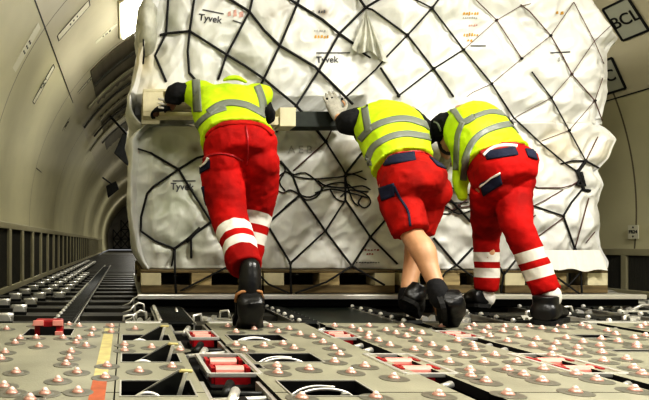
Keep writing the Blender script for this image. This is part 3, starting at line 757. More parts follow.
# slack coils of rope hanging across the lower tier
COILS = [
 [(277,178),(285,172),(292,175),(305,173),(318,183),(321,190),(310,197),(299.5,195)], [(276,190),(283,193),(290,190),(299.5,195)], [(292,176),(310,179),(330,178),(345,176),(362,171)],
 [(318,181),(326,186),(345,188),(362,186),(370,190)], [(315,193),(330,189),(350,193),(368,198)], [(362,196),(358,203),(364,208),(370,203),(366,195),(350,190),(340,197)], [(322,188),(330,184),(345,183),(355,190),(368,192)],
 [(345,174),(355,175),(366,180)], [(280,163),(285,170),(279,182),(285,191)], [(300,195),(306,200),(316,197),(322,189)], [(345,180),(352,200),(358,206)], [(330,190),(336,199),(345,202)],
 [(434,190),(448,187),(462,193),(472,196)], [(434,203),(446,207),(458,214),(472,210)], [(440,186),(444,198),(454,203),(468,202)], [(436,212),(448,214),(460,206)]]
segs = []
for pl, w in NET:
    for a, b in zip(pl, pl[1:]): segs.append((xx(a[0]), zz(a[1]), xx(b[0]), zz(b[1])))
from array import array
import numpy as np
SG = np.array(segs)
def seg_dist(X, Z):
    "distance of every vertex (X,Z arrays) from the nearest strap, in the front plane"
    out = np.full(X.shape, 9.0)
    for x0, z0, x1, z1 in SG:
        dx, dz = x1-x0, z1-z0; L = dx*dx+dz*dz+1e-9
        t = np.clip(((X-x0)*dx+(Z-z0)*dz)/L, 0, 1)
        out = np.minimum(out, np.hypot(X-(x0+t*dx), Z-(z0+t*dz)))
    return out
EL = [(zz(268),xx(140)),(zz(240),xx(134)),(zz(200),xx(130)),(zz(165),xx(133)),(zz(142),xx(133)),(zz(125),xx(134)),(zz(116),xx(131)),(zz(97),xx(130)),(zz(80),xx(134)),(zz(60),xx(136)),(zz(30),xx(145)),(zz(0),xx(154)),(zz(-30),xx(158))]
ER = [(zz(268),xx(607)),(zz(262),xx(606)),(zz(246),xx(596)),(zz(225),xx(593)),(zz(205),xx(591)),(zz(185),xx(599)),(zz(170),xx(594)),(zz(158),xx(605)),(zz(140),xx(612)),(zz(128),xx(606)),(zz(118),xx(598)),(zz(95),xx(600)),(zz(60),xx(600)),(zz(40),xx(600)),(zz(18),xx(611)),(zz(3),xx(600)),(zz(-30),xx(592))]
ER = [(z_, x_+.058) for z_, x_ in ER]
SPOTS = {'dirt': [(335,158,9,.5),(336,172,10,.7),(350,185,22,.75),(358,195,14,.6),(272,15,6,.5),(323,12,6,.9),(285,10,8,.35),(195,148,6,.8),(345,150,12,.35),(281,150,5,.4),(556,255,10,.2),(420,25,9,.25),(318,34,6,.25),(450,200,14,.5),(577,178,10,.4)],
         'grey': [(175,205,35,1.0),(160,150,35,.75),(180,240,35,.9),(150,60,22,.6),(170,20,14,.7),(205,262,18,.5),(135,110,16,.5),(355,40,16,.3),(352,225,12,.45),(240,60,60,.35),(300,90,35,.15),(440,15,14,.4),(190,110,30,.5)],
         'yellow': [(560,145,22,.45),(150,90,14,.4),(600,150,14,.35),(140,60,20,.5),(590,25,8,.1),(350,200,10,.4),(366,198,7,.5)]}
def tier(name, z0, z1, lab, seed, ztop=None, yfront=None):
    bm = bmesh.new(); YB = 6.0
    # perimeter parameter: dense front, coarser sides and back
    per = []
    NF = 330
    for i in range(NF): per.append(('f', i/NF))
    for i in range(70): per.append(('r', i/70))
    for i in range(60): per.append(('b', i/60))
    for i in range(70): per.append(('l', i/70))
    nz = int((z1-z0)/.0105); rings = []; rc = .16
    rowsz = [z0+(z1-z0)*j/nz for j in range(nz+1)]
    for j, z in enumerate(rowsz):
        xl, xr = lerp(EL, z), lerp(ER, z); v = (z-z0)/(z1-z0)
        inset = .10*(max(0, 1-v/.10)**2.2)*.6 + .16*(max(0, 1-(1-v)/.12)**2.4)
        xl2, xr2, yf, yb = xl+inset*.4, xr-inset*.4, YC-.06, YB-inset
        ring = []
        for s, t in per:
            if s == 'f': x, y = xl2+(xr2-xl2)*t, yf
            elif s == 'r': x, y = xr2, yf+(yb-yf)*t
            elif s == 'b': x, y = xr2-(xr2-xl2)*t, yb
            else: x, y = xl2, yb-(yb-yf)*t
            # round the vertical corners
            for cx_, cy_ in ((xl2+rc, yf+rc), (xr2-rc, yf+rc), (xr2-rc, yb-rc), (xl2+rc, yb-rc)):
                ox, oy = x-cx_, y-cy_
                if (ox < 0) == (cx_ < 1.6) and (oy < 0) == (cy_ < 4.8):
                    m_ = max(abs(ox), abs(oy)); l_ = math.hypot(ox, oy)
                    if l_ > 1e-6: x, y = cx_+ox/l_*m_, cy_+oy/l_*m_
            ring.append(Vector((x, y, z)))
        rings.append(ring)
    arr = np.array([[tuple(p) for p in r] for r in rings])
    d = seg_dist(arr[:,:NF,0]*YC/np.maximum(arr[:,:NF,1], 3), (arr[:,:NF,2]-CAMZ)*YC/np.maximum(arr[:,:NF,1], 3)+CAMZ)
    V = []
    for j, r in enumerate(rings):
        row = []
        for i, p in enumerate(r):
            q = Vector((p.x*1.1, p.y*1.1, p.z*1.6))+Vector((seed*9, 0, 0))
            big = noise.noise(q*1.15)*.085
            fold = (1-abs(noise.noise(Vector((p.x*3.4+p.z*1.5, p.y*3.4, p.z*2.0-p.x*.8))+Vector((seed*5,1,2))))*2)*.030
            fold2 = (1-abs(noise.noise(Vector((p.x*9-p.z*6, p.y*9, p.z*7+p.x*3))+Vector((seed*3,4,2))))*2)*.015
            fine = noise.noise(Vector((p.x*22, p.y*22, p.z*22)))*.0035
            out = big+fold+fold2+fine
            edge = min(1, (p.z-z0)/.12, (z1-p.z)/.10) if True else 1
            out *= max(.15 if p.x < 1.6 or z < .5 else .7, edge)
            if i < NF:
                p = p+Vector((0, inset*.9*(1 if (z < .5 or p.x < 1.6) else max(.15, 1-(p.x-1.6)/.3)), 0))
                out += .020*(1-math.exp(-(d[j,i]/.035)**2)) + .022*(1-math.exp(-(d[j,i]/.12)**2)) - .03
                t = per[i][1]; nrm = Vector((0,-1,0))
                if yfront: p = p+Vector((0, yfront(p.x, p.z), 0))
            else:
                nrm = {'r':Vector((1,0,0)),'b':Vector((0,1,0)),'l':Vector((-1,0,0))}[per[i][0]]; out *= .45
            if i < NF and (p.x-lerp(EL,p.z) < .12): nrm = Vector((-.25,-1,0)); out *= .6
            if i < NF and (lerp(ER,p.z)-p.x < .12): nrm = Vector((.25,-1,0)); out *= .6
            c = p+nrm*out
            if ztop: c.z = z0+(c.z-z0)*(ztop(c.x)-z0)/(z1-z0)
            row.append(bm.verts.new(c))
        V.append(row)
    n = len(per)
    for a, b in zip(V, V[1:]):
        for i in range(n): bm.faces.new((a[i], a[(i+1) % n], b[(i+1) % n], b[i]))
    bm.faces.new(V[0][::-1])
    # crumpled top
    last = V[-1]; ce = Vector((1.65, 4.85, 0))
    for s in (.8,.55,.3):
        nr = []
        for i, v in enumerate(last if s == .8 else last):
            w = V[-1][i].co; x = ce.x+(w.x-ce.x)*s; y = ce.y+(w.y-ce.y)*s
            nr.append(bm.verts.new((x, y, w.z+.03+noise.noise(Vector((x*3,y*3,seed)))*.03)))
        for i in range(n): bm.faces.new((last[i], last[(i+1) % n], nr[(i+1) % n], nr[i]))
        last = nr
    bm.faces.new(last)
    bm.normal_update()
    me = bpy.data.meshes.new(name); bmesh.ops.recalc_face_normals(bm, faces=bm.faces); bm.to_mesh(me); bm.free()
    me.polygons.foreach_set('use_smooth', [True]*len(me.polygons))
    co = np.empty(len(me.vertices)*3); me.vertices.foreach_get('co', co); co = co.reshape(-1,3)
    sx_ = co[:,0]/co[:,1]*F+PX; sy_ = PY-(co[:,2]-CAMZ)/co[:,1]*F
    front = (co[:,1] < 4.1)
    wob = np.array([noise.noise(Vector((float(c[0])*7, float(c[2])*9, seed)))*.9+noise.noise(Vector((float(c[0])*25, float(c[2])*25, seed)))*.5 for c in co])
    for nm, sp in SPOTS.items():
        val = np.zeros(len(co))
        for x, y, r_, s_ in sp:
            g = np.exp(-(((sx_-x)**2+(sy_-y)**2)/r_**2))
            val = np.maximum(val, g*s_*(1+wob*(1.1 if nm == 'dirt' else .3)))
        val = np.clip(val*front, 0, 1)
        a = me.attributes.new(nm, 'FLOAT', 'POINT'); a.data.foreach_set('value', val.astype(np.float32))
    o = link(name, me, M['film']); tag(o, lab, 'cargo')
    return o
def lower_front(x, z): return 0.0
def upper_front(x, z):
    # recessed above the middle pallets on the left half
    if x < 1.62 and z < 1.385: return .55*min(1, (1.62-x)/.05)
    return 0.0
def top_z(x):
    return lerp([(0,2.16),(2.45,2.14),(2.62,2.02),(2.8,1.995),(2.95,2.02),(3.05,2.005),(3.2,1.93),(3.4,1.9)], x)
low = tier('wrapped_cargo', .225, 1.19, 'lower tier of white film wrapped cargo on the wooden pallets', 1)
upp = tier('wrapped_cargo', 1.19, 2.12, 'upper tier of white film wrapped cargo stacked above the lower one', 2, ztop=lambda x: top_z(x)+.02, yfront=upper_front)
bvl, bvu = bvh_of(low.data), bvh_of(upp.data)
def cargo_hit(px, py):
    d = Vector(((px-PX)/F, 1, -(py-PY)/F)).normalized(); best = None
    for b in (bvl, bvu):
        h = b.ray_cast(EYE, d)
        if h[0] is not None and (best is None or h[0].y < best.y): best = h[0]
    if best is None or best.y > 3.95: best = P(px, py, 3.72)
    return best

# the net
net = empty('cargo_net', (0,3.6,.06), 'black webbing net drawn in diamonds over the wrapped cargo', 'net')
def strap(pl, wpx, m, k=0.0, wob=0):
    pts = [Vector(p) for p in pl]; out = []
    for a, b in zip(pts, pts[1:]):
        n = max(2, int((b-a).length/4))
        for i in range(n): out.append(a+(b-a)*i/n)
    out.append(pts[-1])
    q = []
    for p in out:
        y_lim = p.y > 266
        h = cargo_hit(p.x, p.y) if not y_lim else P(p.x, p.y, 3.58)
        q.append(h+Vector((0,-.007,0)))
    # taut: smooth the depth
    for _ in range(3):
        ys = [p.y for p in q]
        for i in range(1, len(q)-1):
            y = min(ys[i], (ys[i-1]+ys[i+1])/2+.0)
            s = y/q[i].y; q[i] = EYE+(q[i]-EYE)*s
    return q
def straps_obj(name, items, m, label=None):
    for pl, w in items:
        q = strap(pl, w, m); bm = bmesh.new()
        ax = sum(p[0] for p in pl)/len(pl); w0 = w
        if ax > 450 and sum(p[1] for p in pl)/len(pl) < 150: w *= .68
        tube(bm, [p-net.location for p in q], w*.0068*(.60 if w0 >= 1.3 else .55), 6)
        o = obj(name, bm, m, net, smooth=True)
        if label: o['label'] = label
straps_obj('webbing_strap', [n for n in NET if n[1] >= 1.3], M['strap'])
straps_obj('thin_cord', [n for n in NET if n[1] < 1.3], M['strap_lit'], 'thin black strap with its glare painted reddish brown')
straps_obj('slack_rope', [(catmull(c, 3), 1.25) for c in COILS], M['strap'], 'slack black rope loop')
bm = bmesh.new(); ball(bm, (0,0,0), .0125, n=8); KN = bpy.data.meshes.new('knot'); bm.to_mesh(KN); bm.free(); KN.materials.append(M['strap'])
for x, y in [(166,34),(189.5,31.5),(226.5,55),(249,12),(263.5,79),(279.5,46),(297,4.5),(318.4,70.7),(339,34),(365,8),(296,106),(463,50),(496,20.5),(521,59),(550,36),(571,74.5),(594,101),(550.5,98),(568.5,130.5),(431.5,8.5),(407,35.5),(433,69),(491,84),(325.4,142),(299.5,195),(325,231),(370,237),(351.5,266),(290,263),(585,161),(562.5,216),(574,249),(178.5,169.5),(174.5,248.6),(456,265),(503,275),(580,178),(398,96),(292,175),(345,176)]:
    h = cargo_hit(x, y); o = link('knot', KN, None, net); o.location = h+Vector((0,-.008,0))-net.location; o.scale = [1 if x < 450 else .75]*3

# printing on the film
def decal(name, me, px, py, parent, m, rot=0):
    "lay a flat drawing (metres, x right, y up) onto the cargo skin"
    T = Matrix.Rotation(rot, 4, 'Z'); s = F/3.66
    for v in me.vertices:
        c = T @ v.co; h = cargo_hit(px+c.x*s, py-c.y*s); v.co = h+Vector((0,-.0035-c.z,0))
    return link(name, me, m, parent)
for x, y, r, par, sz in ((210,19,-.14,upp,.062),(327,60,.02,upp,.058),(182,187,-.04,low,.062)):
    decal('brand_lettering', text_mesh('Tyvek', sz, Matrix.Identity(4), .0, .0012), x, y, par, M['ink'], r)
def bar_mesh(w, h, nx=14):
    bm = bmesh.new()
    for i in range(nx):
        a = -w/2+w*i/nx; v = [bm.verts.new(p) for p in ((a,-h/2,0),(a+w/nx,-h/2,0),(a+w/nx,h/2,0),(a,h/2,0))]; bm.faces.new(v)
    bmesh.ops.remove_doubles(bm, verts=bm.verts, dist=1e-5)
    me = bpy.data.meshes.new('bar'); bm.to_mesh(me); bm.free(); return me
for x, y, w, r, par in ((213,12,.14,-.2,upp),(237,22,.06,-.3,upp),(333,53,.22,.0,upp),(184,181,.15,.0,low),(560,52.5,.13,.05,upp),(478,46,.10,.0,upp)):
    decal('printed_line', bar_mesh(w, .008), x, y, par, M['ink'], r)
def scribble(w, h, n, seed):
    rr = random.Random(seed); bm = bmesh.new(); x = -w/2
    for k in range(n):
        ww = w/n*rr.uniform(.55,.85); hh = h*rr.uniform(.6,1); y = rr.uniform(-.1,.1)*h
        prism(bm, [(x,y-hh/2),(x+ww,y-hh/2+.1*h),(x+ww*.9,y+hh/2),(x+ww*.15,y+hh/2-.1*h)], 0, .0006, 2); x += w/n
    me = bpy.data.meshes.new('print'); bm.to_mesh(me); bm.free(); return me
for w_, h_, n_, x, y, m, par in ((.11,.026,6,471,13.5,'ink_orange',upp),(.10,.014,7,470,18,'ink_faint',upp),(.06,.018,4,473,25.5,'ink_pink',upp),(.10,.024,6,471,35,'ink_orange',upp),(.04,.02,2,470,40.5,'ink_orange',upp),
        (.08,.016,5,320,31,'ink_faint',upp),(.10,.026,5,322,37,'ink_orange',upp),(.11,.05,3,236,14,'ink_pink',upp),(.05,.022,3,322,12,'ink',upp),(.06,.03,2,560,13,'ink_orange',upp),(.05,.04,2,561,59,'ink_faint',upp),
        (.16,.012,9,368,262.5,'ink',low),(.10,.012,5,372,250,'ink_red',low),(.05,.012,3,370,254,'ink_red',low),(.03,.03,1,313,12,'ink_faint',upp)):
    decal('stencil_print', scribble(w_, h_, n_, int(x*y)), x, y, par, M[m], 0)
decal('stencil_print', text_mesh('A E B', .07, Matrix.Identity(4), .0, .001), 300, 150, low, M['ink_faint'], 0)

# hanging flap of crumpled film
bm = bmesh.new(); rows = []
ap = cargo_hit(366, 10)
for j in range(15):
    v = j/14; row = []
    for i in range(19):
        u = i/18
        bx = (352+u*36); by = 48+u*12+3*math.sin(u*9)
        px_, py_ = 366+(bx-366)*v, 10+(by-10)*v
        h = cargo_hit(px_, py_); yy = h.y-.012-.022*v*(1+math.sin(u*22+v))-.01*noise.noise(Vector((u*6,v*5,1)))
        row.append(bm.verts.new(P(px_, py_, yy)))
    rows.append(row)
for a, b in zip(rows, rows[1:]):
    for i in range(18):
        bm.faces.new((a[i], a[i+1], b[i+1], b[i]))
o = obj('torn_flap', bm, M['film_loose'], upp, smooth=True); o['label'] = 'torn crumpled flap of grey film hanging under a net knot'
# loose bag at upper left side
bm = bmesh.new()
loft(bm, [(P(147,62,3.95), Vector((.02,0,0)), Vector((0,.1,0))), (P(146,50,3.95), Vector((.07,0,0)), Vector((0,.25,0))), (P(146,28,3.95), Vector((.065,0,0)), Vector((0,.28,0))), (P(148,12,3.95), Vector((.06,0,0)), Vector((0,.22,0))), (P(152,0,3.95), Vector((.02,0,0)), Vector((0,.1,0)))])
me = remeshed(bm, .02, 3); cloth_noise(me, .012, 9, 3); link('side_bundle', me, M['film_loose'], upp)['label'] = 'pale bundle bulging from the upper left side'

# pallets
def wood_pallet(x0, x1, yf, z0, z1, lab, dark=False, depth=1.1, name='wooden_pallet', nb=3, bottom=True):
    w, h = x1-x0, z1-z0; o = empty(name, (x0,yf,z0), lab, 'pallet', 'wooden pallets under the cargo')
    tb = h*.10; bb = h*.34 if bottom else h*.16
    for k in range(5):
        y = k*depth/5; bm = bmesh.new(); box(bm, 0, w, y, y+depth/5*.72, h-tb, h); obj('deck_board', bm, M['wood_dark'], o, bevel=.003)
    for k in range(nb):
        bx = 0 if k == 0 else (w-.13)*k/(nb-1)
        for j, y in enumerate((0, depth/2-.07, depth-.14)):
            bm = bmesh.new(); box(bm, bx, bx+.13, y, y+.14, bb, h-tb); obj('block', bm, M['wood'] if (j or k % 2) else M['wood_pale'], o, bevel=.003)
    for k, y in enumerate((0, depth/2-.06, depth-.12)):
        bm = bmesh.new(); box(bm, 0, w, y, y+.12, 0, bb); obj('bottom_board', bm, M['wood_dark'], o, bevel=.003)
    return o
YP = 3.60
def xp(px, Y=YP): return (px-PX)*Y/F
for a, b, lab in ((141,262,'wooden pallet under the left end of the cargo'),(264,395,'wooden pallet under the cargo between the first two workers'),(400,500,'wooden pallet under the cargo between the second and third workers'),(505,608,'wooden pallet under the right end of the cargo')):
    wood_pallet(xp(a), xp(b), YP, .078, .222, lab, depth=2.2)
o = wood_pallet((143-PX)*3.60/F, (226-PX)*3.60/F, 3.60, 1.215, 1.392, 'pale wooden pallet between the tiers gripped by the first worker', depth=.9, nb=2, bottom=False)
for c in o.children: c.data.materials[0] = M['wood_pale']
bm = bmesh.new(); Yb = 3.60
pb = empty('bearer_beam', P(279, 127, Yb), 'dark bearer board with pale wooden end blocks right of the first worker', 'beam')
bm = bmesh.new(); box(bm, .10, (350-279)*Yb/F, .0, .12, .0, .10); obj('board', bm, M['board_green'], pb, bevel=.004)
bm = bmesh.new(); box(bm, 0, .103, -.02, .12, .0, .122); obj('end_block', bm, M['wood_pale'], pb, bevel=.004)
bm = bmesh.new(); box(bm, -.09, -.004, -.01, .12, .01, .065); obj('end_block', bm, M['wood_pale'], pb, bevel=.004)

# aluminium sheet pallet
bm = bmesh.new(); box(bm, 0, 3.16, 0, 2.5, 0, .022)
sp = tag(obj('sheet_pallet', bm, M['alu'], bevel=.006), 'flat aluminium sheet pallet carrying the whole load', 'sheet pallet'); sp.location = (.085,3.50,.052)
bm = bmesh.new(); box(bm, -.008, 3.168, -.012, .03, -.004, .026); obj('edge_rail', bm, M['alu_bright'], sp, bevel=.004)
bm = bmesh.new(); box(bm, 0.0, 3.16, .04, .06, -.05, -.002); obj('under_shade_strip', bm, M['black'], sp)  # black strip standing in for the shadow under the sheet

# crumpled film skirt, bottom right
bm = bmesh.new()
rows = []
for j in range(9):
    v = j/8; rows.append([bm.verts.new(P(528+(u/24)*(80-4*(1-v)*2)+0, 250+v*20+v*1.1*math.sin(u*.83)+v*.8*math.sin(u*.37+1), 3.60-.05*v+.008*math.sin(u*2.1))) for u in range(25)])
for a, b in zip(rows, rows[1:]):
    for i in range(24): bm.faces.new((a[i], a[i+1], b[i+1], b[i]))
o = obj('film_skirt', bm, M['whitecloth'], low, smooth=True); o['label'] = 'white film skirt flaring over the right end pallet'

exec_people = True
# ------------------------------------------------------------------ people
def hand(bm, wrist, fwd, palm_n, side, curl=.5, s=1.0):
    "wrist point, direction of the fingers, palm facing direction, thumb side direction"
    f = fwd.normalized(); n = (palm_n-f*palm_n.dot(f)).normalized(); t = (side-f*side.dot(f)-n*side.dot(n)).normalized()
    loft(bm, [(wrist-f*.01, t*.026*s, n*.018*s), (wrist+f*.03*s, t*.036*s, n*.017*s), (wrist+f*.085*s, t*.042*s, n*.014*s), (wrist+f*.095*s, t*.038*s, n*.010*s)], 16, 3)
    for k, (off, L) in enumerate(((.031,.072),(.010,.080),(-.011,.074),(-.031,.058))):
        p = wrist+f*.085*s+t*off*s; pts = [p]; a = 0; d = f
        for q, seg in enumerate((.45,.32,.23)):
            a += curl*(.7 if q == 0 else 1.0); d = f*math.cos(a)+n*math.sin(a); p = p+d*L*seg*s; pts.append(p)
        limb(bm, pts, [.0088*s,.0084*s,.0078*s,.0066*s], 8, 3)
    p = wrist+f*.025*s+t*.030*s
    limb(bm, [p, p+(f*.5+t*.8).normalized()*.035*s, p+(f*.8+t*.75+n*curl*.5).normalized()*.062*s, p+(f*.95+t*.45+n*curl*.9).normalized()*.082*s], [.013*s,.0105*s,.0095*s,.008*s], 8, 3)

def head(bm, c, up, face):
    f = (face-up*face.dot(up)).normalized(); s = up.cross(f).normalized()
    R3 = Matrix((s, f, up)).transposed()
    ball(bm, c+up*.02, .1, (.77,.95,1.05), R3, 20); ball(bm, c-up*.055+f*.028, .07, (.78,.85,.95), R3, 16)
    loft(bm, [(c-up*.02+f*.095, s*.006, f*.006), (c-up*.035+f*.106, s*.012, f*.014), (c-up*.048+f*.1, s*.016, f*.010)], 10, 2)
    ball(bm, c-up*.105+f*.062, .022, (1,.8,.8), R3, 10); ball(bm, c-up*.068+f*.088, .016, (1.3,.5,.45), R3, 10)
    for k in (-1, 1):
        ball(bm, c+s*k*.078-up*.01-f*.005, .03, (.3,.6,1.05), R3, 10)
        ball(bm, c+s*k*.036+up*.018+f*.078, .018, (1.1,.6,.4), R3, 8)
    return s, f, R3

def shoe(name, heel, toe, up, parent, sole_m, h=.115, w=.052, sock=None, laces=True):
    "heel and toe are ground-side points of the sole; up is the direction of the ankle opening"
    f = toe-heel; L = f.length; f.normalize(); up = (up-f*up.dot(f)).normalized(); s = f.cross(up).normalized()
    bm = bmesh.new(); prof = [(-.022,.026,.026,.060),(-.005,.038,.042,.06),(.03,.042,.046,.058),(.09,.041,.047,.052),(.15,.037,.046,.040),(.21,.043,.036,.032),(.26,.045,.028,.026),(.29,.034,.020,.020),(.305,.015,.010,.012)]
    k = L/.29
    loft(bm, [(heel+f*(a*k)+up*(.018+hh), s*ww*w/.045, up*hh) for a, ww, hh, _ in prof], 20, 3, 2.6)
    loft(bm, [(heel+f*(.055*k)+up*.05, s*.042*w/.052, f*.055), (heel+f*(.05*k)+up*.09, s*.042*w/.052, f*.052), (heel+f*(.045*k)+up*h, s*.044*w/.052, f*.052)], 20, 3)
    me = remeshed(bm, .008, 2); o = link(name, me, M['leather'], parent)
    bm = bmesh.new()
    out = [(-.024,.022),(-.008,.036),(.05,.040),(.10,.040),(.15,.038),(.21,.047),(.26,.046),(.295,.032),(.31,.012)]
    P1 = [heel+f*(a*k)+s*b*1.02*w/.045 for a, b in out]+[heel+f*(a*k)-s*b*1.02*w/.045 for a, b in out[::-1]]
    A = [bm.verts.new(p+up*.0) for p in P1]; B = [bm.verts.new(p+up*.022) for p in P1]; n = len(P1)
    bm.faces.new(A); bm.faces.new(B[::-1])
    for i in range(n): bm.faces.new((A[i], A[(i+1) % n], B[(i+1) % n], B[i]))
    so = obj('sole', bm, M['rubber'], o)
    if sole_m:
        bm = bmesh.new(); Q = [p for i, p in enumerate(P1) if i < 3 or i >= n-3]
        Q = P1[n-3:]+P1[:3]
        tube(bm, [q+up*.022 for q in Q], .0085, 8); obj('welt', bm, sole_m, o, smooth=True)['label'] = 'tan edge of the heel'
    return o

def set_stripe(me, chains, ranges):
    "reflective stripes: attribute set by the distance above the hem along the shin; chains = list of (knee, ankle)"
    vals = []
    for v in me.vertices:
        best, bt, bl = 9, 0, 1
        for kn, an in chains:
            ax = kn-an; L = ax.length; t = (v.co-an).dot(ax)/L; d = (v.co-an-ax*t/L).length
            if t > L*1.15: d += .5
            if d < best: best, bt = d, t
        e = 0
        for a, b in ranges:
            c, hw = (a+b)/2, (b-a)/2
            e = max(e, min(1, max(0, .5+(hw-abs(bt-c))/.016)))
        if best > .3: e = 0
        vals.append(e)
    a = me.attributes.new('stripe', 'FLOAT', 'POINT'); a.data.foreach_set('value', vals)

def person(lab, J):
    """J: pelvis, chest, neck, head, hips(2), knees, ankles, shoulders, elbows, wrists - all world points; returns body object and helper"""
    bm = bmesh.new(); hp, ch, nk = J['pelvis'], J['chest'], J['neck']
    sw = (J['shR']-J['shL']).normalized(); hw = (J['hipR']-J['hipL']).normalized(); sp_ = (nk-hp).normalized()
    bk = sw.cross(sp_).normalized()           # points to the person's front or back; symmetrical use
    hb = hw.cross(sp_).normalized()
    loft(bm, [(hp-sp_*.12, hw*.12, hb*.10), (hp-sp_*.04, hw*.155, hb*.115), (hp+sp_*.08, hw*.14, hb*.10), (hp.lerp(ch,.55), hw*.135, hb*.10), (ch, sw*.155, bk*.115), (ch.lerp(nk,.55), sw*.15, bk*.10), (nk-sp_*.01, sw*.07, bk*.065)])
    hu = (J['head']-nk).normalized()
    limb(bm, [nk-sp_*.05, nk, nk.lerp(J['head'],.6)], [.07,.06,.055])
    s_, f_, R3 = head(bm, J['head'], hu, J['face'])
    for q in ('L', 'R'):
        sh, el, wr = J['sh'+q], J['el'+q], J['wr'+q]
        limb(bm, [ch.lerp(sh,.6), sh, sh.lerp(el,.4), el, el.lerp(wr,.35), wr], [.06,.056,.048,.039,.038,.026])
        hi, kn, an = J['hip'+q], J['kn'+q], J['an'+q]
        cb = J.get('calf', Vector((0,-.02,0)))
        limb(bm, [hi+sp_*.02, hi.lerp(kn,.3), hi.lerp(kn,.75), kn, kn.lerp(an,.3)+cb, kn.lerp(an,.62)+cb*.4, an], [c*(.8 if J['stripes'] else 1) for c in (.085,.088,.066,.056,.059,.045,.036)], 18)
        to = J['to'+q]; limb(bm, [an, an.lerp(to,.4), to.lerp(an,.15)], [.036,.034,.022], 12)
        fw, pn, th = J['hand'+q]; hand(bm, wr, fw, pn, th, J.get('curl'+q, .45))
    me = remeshed(bm, .0075, 2)
    o = link('person', me, J['skin']); tag(o, lab, 'person')
    # hair, eyes
    bm = bmesh.new(); c = J['head']; ball(bm, c+hu*.034-f_*.014, .103, (.80,.96,.98), R3, 20)
    bmesh.ops.bisect_plane(bm, geom=bm.verts[:]+bm.edges[:]+bm.faces[:], plane_co=c+hu*.012+f_*.03, plane_no=(hu*.75-f_*.66), clear_inner=True)
    obj('hair', bm, M['hair'], o, smooth=True)
    for k in (-1, 1):
        bm = bmesh.new(); ball(bm, c+s_*k*.033+hu*.008+f_*.080, .012, n=10); e = obj('eye', bm, M['eye'], o, smooth=True)
        bm = bmesh.new(); ball(bm, c+s_*k*.033+hu*.008+f_*.088, .0055, n=8); obj('pupil', bm, M['markblack'], e, smooth=True)
    bm = bmesh.new(); ball(bm, c-hu*.066+f_*.094, .02, (1.2,.35,.3), R3, 10); obj('lips', bm, M['lip'], o, smooth=True)
    return o

def trousers(o, J, m, ends, name='trousers', grow=1.0, wr=.008, seed=1, legr=None, waist=.09):
    "ends: fraction of the shin covered (or of the thigh if negative)"
    bm = bmesh.new(); hp, ch, nk = J['pelvis'], J['chest'], J['neck']; sp_ = (nk-hp).normalized()
    hw = (J['hipR']-J['hipL']).normalized(); hb = hw.cross(sp_).normalized()
    if hb.y > 0: hb = -hb                     # towards the camera = the seat
    loft(bm, [(hp-sp_*.13+hb*.01, hw*.13*grow, hb*.115), (hp-sp_*.05+hb*.025, hw*.185*grow, hb*.145), (hp+sp_*.03+hb*.015, hw*.18*grow, hb*.135), (hp+sp_*waist, hw*.165*grow, hb*.118)], 32)
    for q in ('L', 'R'):
        hi, kn, an = J['hip'+q], J['kn'+q], J['an'+q]; e = ends[q]
        ball(bm, hi+hb*.045-sp_*.03, .098*grow)
        r = legr or (.112,.108,.094,.086,.080,.076,.074)
        if e < 0:
            end = hi.lerp(kn, -e)
            limb(bm, [hi, hi.lerp(end,.35), hi.lerp(end,.75), end], [.105*grow,.108*grow,.098*grow,.096*grow], 22, round_ends=False)
        else:
            end = kn.lerp(an, e)
            limb(bm, [hi, hi.lerp(kn,.35), hi.lerp(kn,.75), kn, kn.lerp(end,.35), kn.lerp(end,.75), end], [x*grow for x in r], 22, round_ends=False)
    me = remeshed(bm, .0085, 5, .6)
    cloth_noise(me, wr, 6.5, seed, Vector((.2,0,.98))); cloth_noise(me, wr*.55, 17, seed+5)
    if m is M['red']: set_stripe(me, [(J['kn'+q], J['kn'+q].lerp(J['an'+q], ends[q])) for q in 'LR'], J['stripes'])
    return link(name, me, m, o), bvh_of(me)

def vest(o, J, seed=1, grow=1.0, low=.02, extra=None, wr=.006, sh=.0):
    bm = bmesh.new(); hp, ch, nk = J['pelvis'], J['chest'], J['neck']; sp_ = (nk-hp).normalized()
    hw = (J['hipR']-J['hipL']).normalized(); sw = (J['shR']-J['shL']).normalized(); bk = sw.cross(sp_).normalized(); hb = hw.cross(sp_).normalized()
    if (bk.dot(hb)) < 0: bk = -bk
    st = hp+sp_*low
    loft(bm, [(st, hw*.190*grow, hb*.140), (hp.lerp(ch,.45), hw*.175*grow, hb*.128), (ch, sw*.19*grow, bk*.138), (ch.lerp(nk,.5), sw*.198*grow, bk*.125), (nk-sp_*.035, sw*.165*grow, bk*.10), (nk+sp_*.015, sw*.075, bk*.075)], 34)
    for q in ('L', 'R'):
        s0 = J['sh'+q]; limb(bm, [ch.lerp(s0,.5)+sp_*.03, ch.lerp(s0,.9), s0.lerp(J['el'+q],.06)], [.085,.082,.076], 16)
    if extra: extra(bm)
    me = remeshed(bm, .0085, 6, .6); cloth_noise(me, wr, 7, seed, sp_); cloth_noise(me, wr*.6, 16, seed+3)
    return link('safety_vest', me, M['vest'], o), bvh_of(me)

def sleeves(o, J, qs, end=.5, r=(.068,.062,.055,.050)):
    for q in qs:
        sh, el, wr = J['sh'+q], J['el'+q], J['wr'+q]; bm = bmesh.new()
        e = end if not isinstance(end, dict) else end[q]
        limb(bm, [J['chest'].lerp(sh,.7), sh, sh.lerp(el,.55), el, el.lerp(wr, e)], [r[0], r[0], r[1], r[2], r[3]], 18, round_ends=False)
        me = remeshed(bm, .008, 3); cloth_noise(me, .006, 14, 2); link('sleeve', me, M['blackcloth'], o)

V3 = lambda *a: Vector(a)
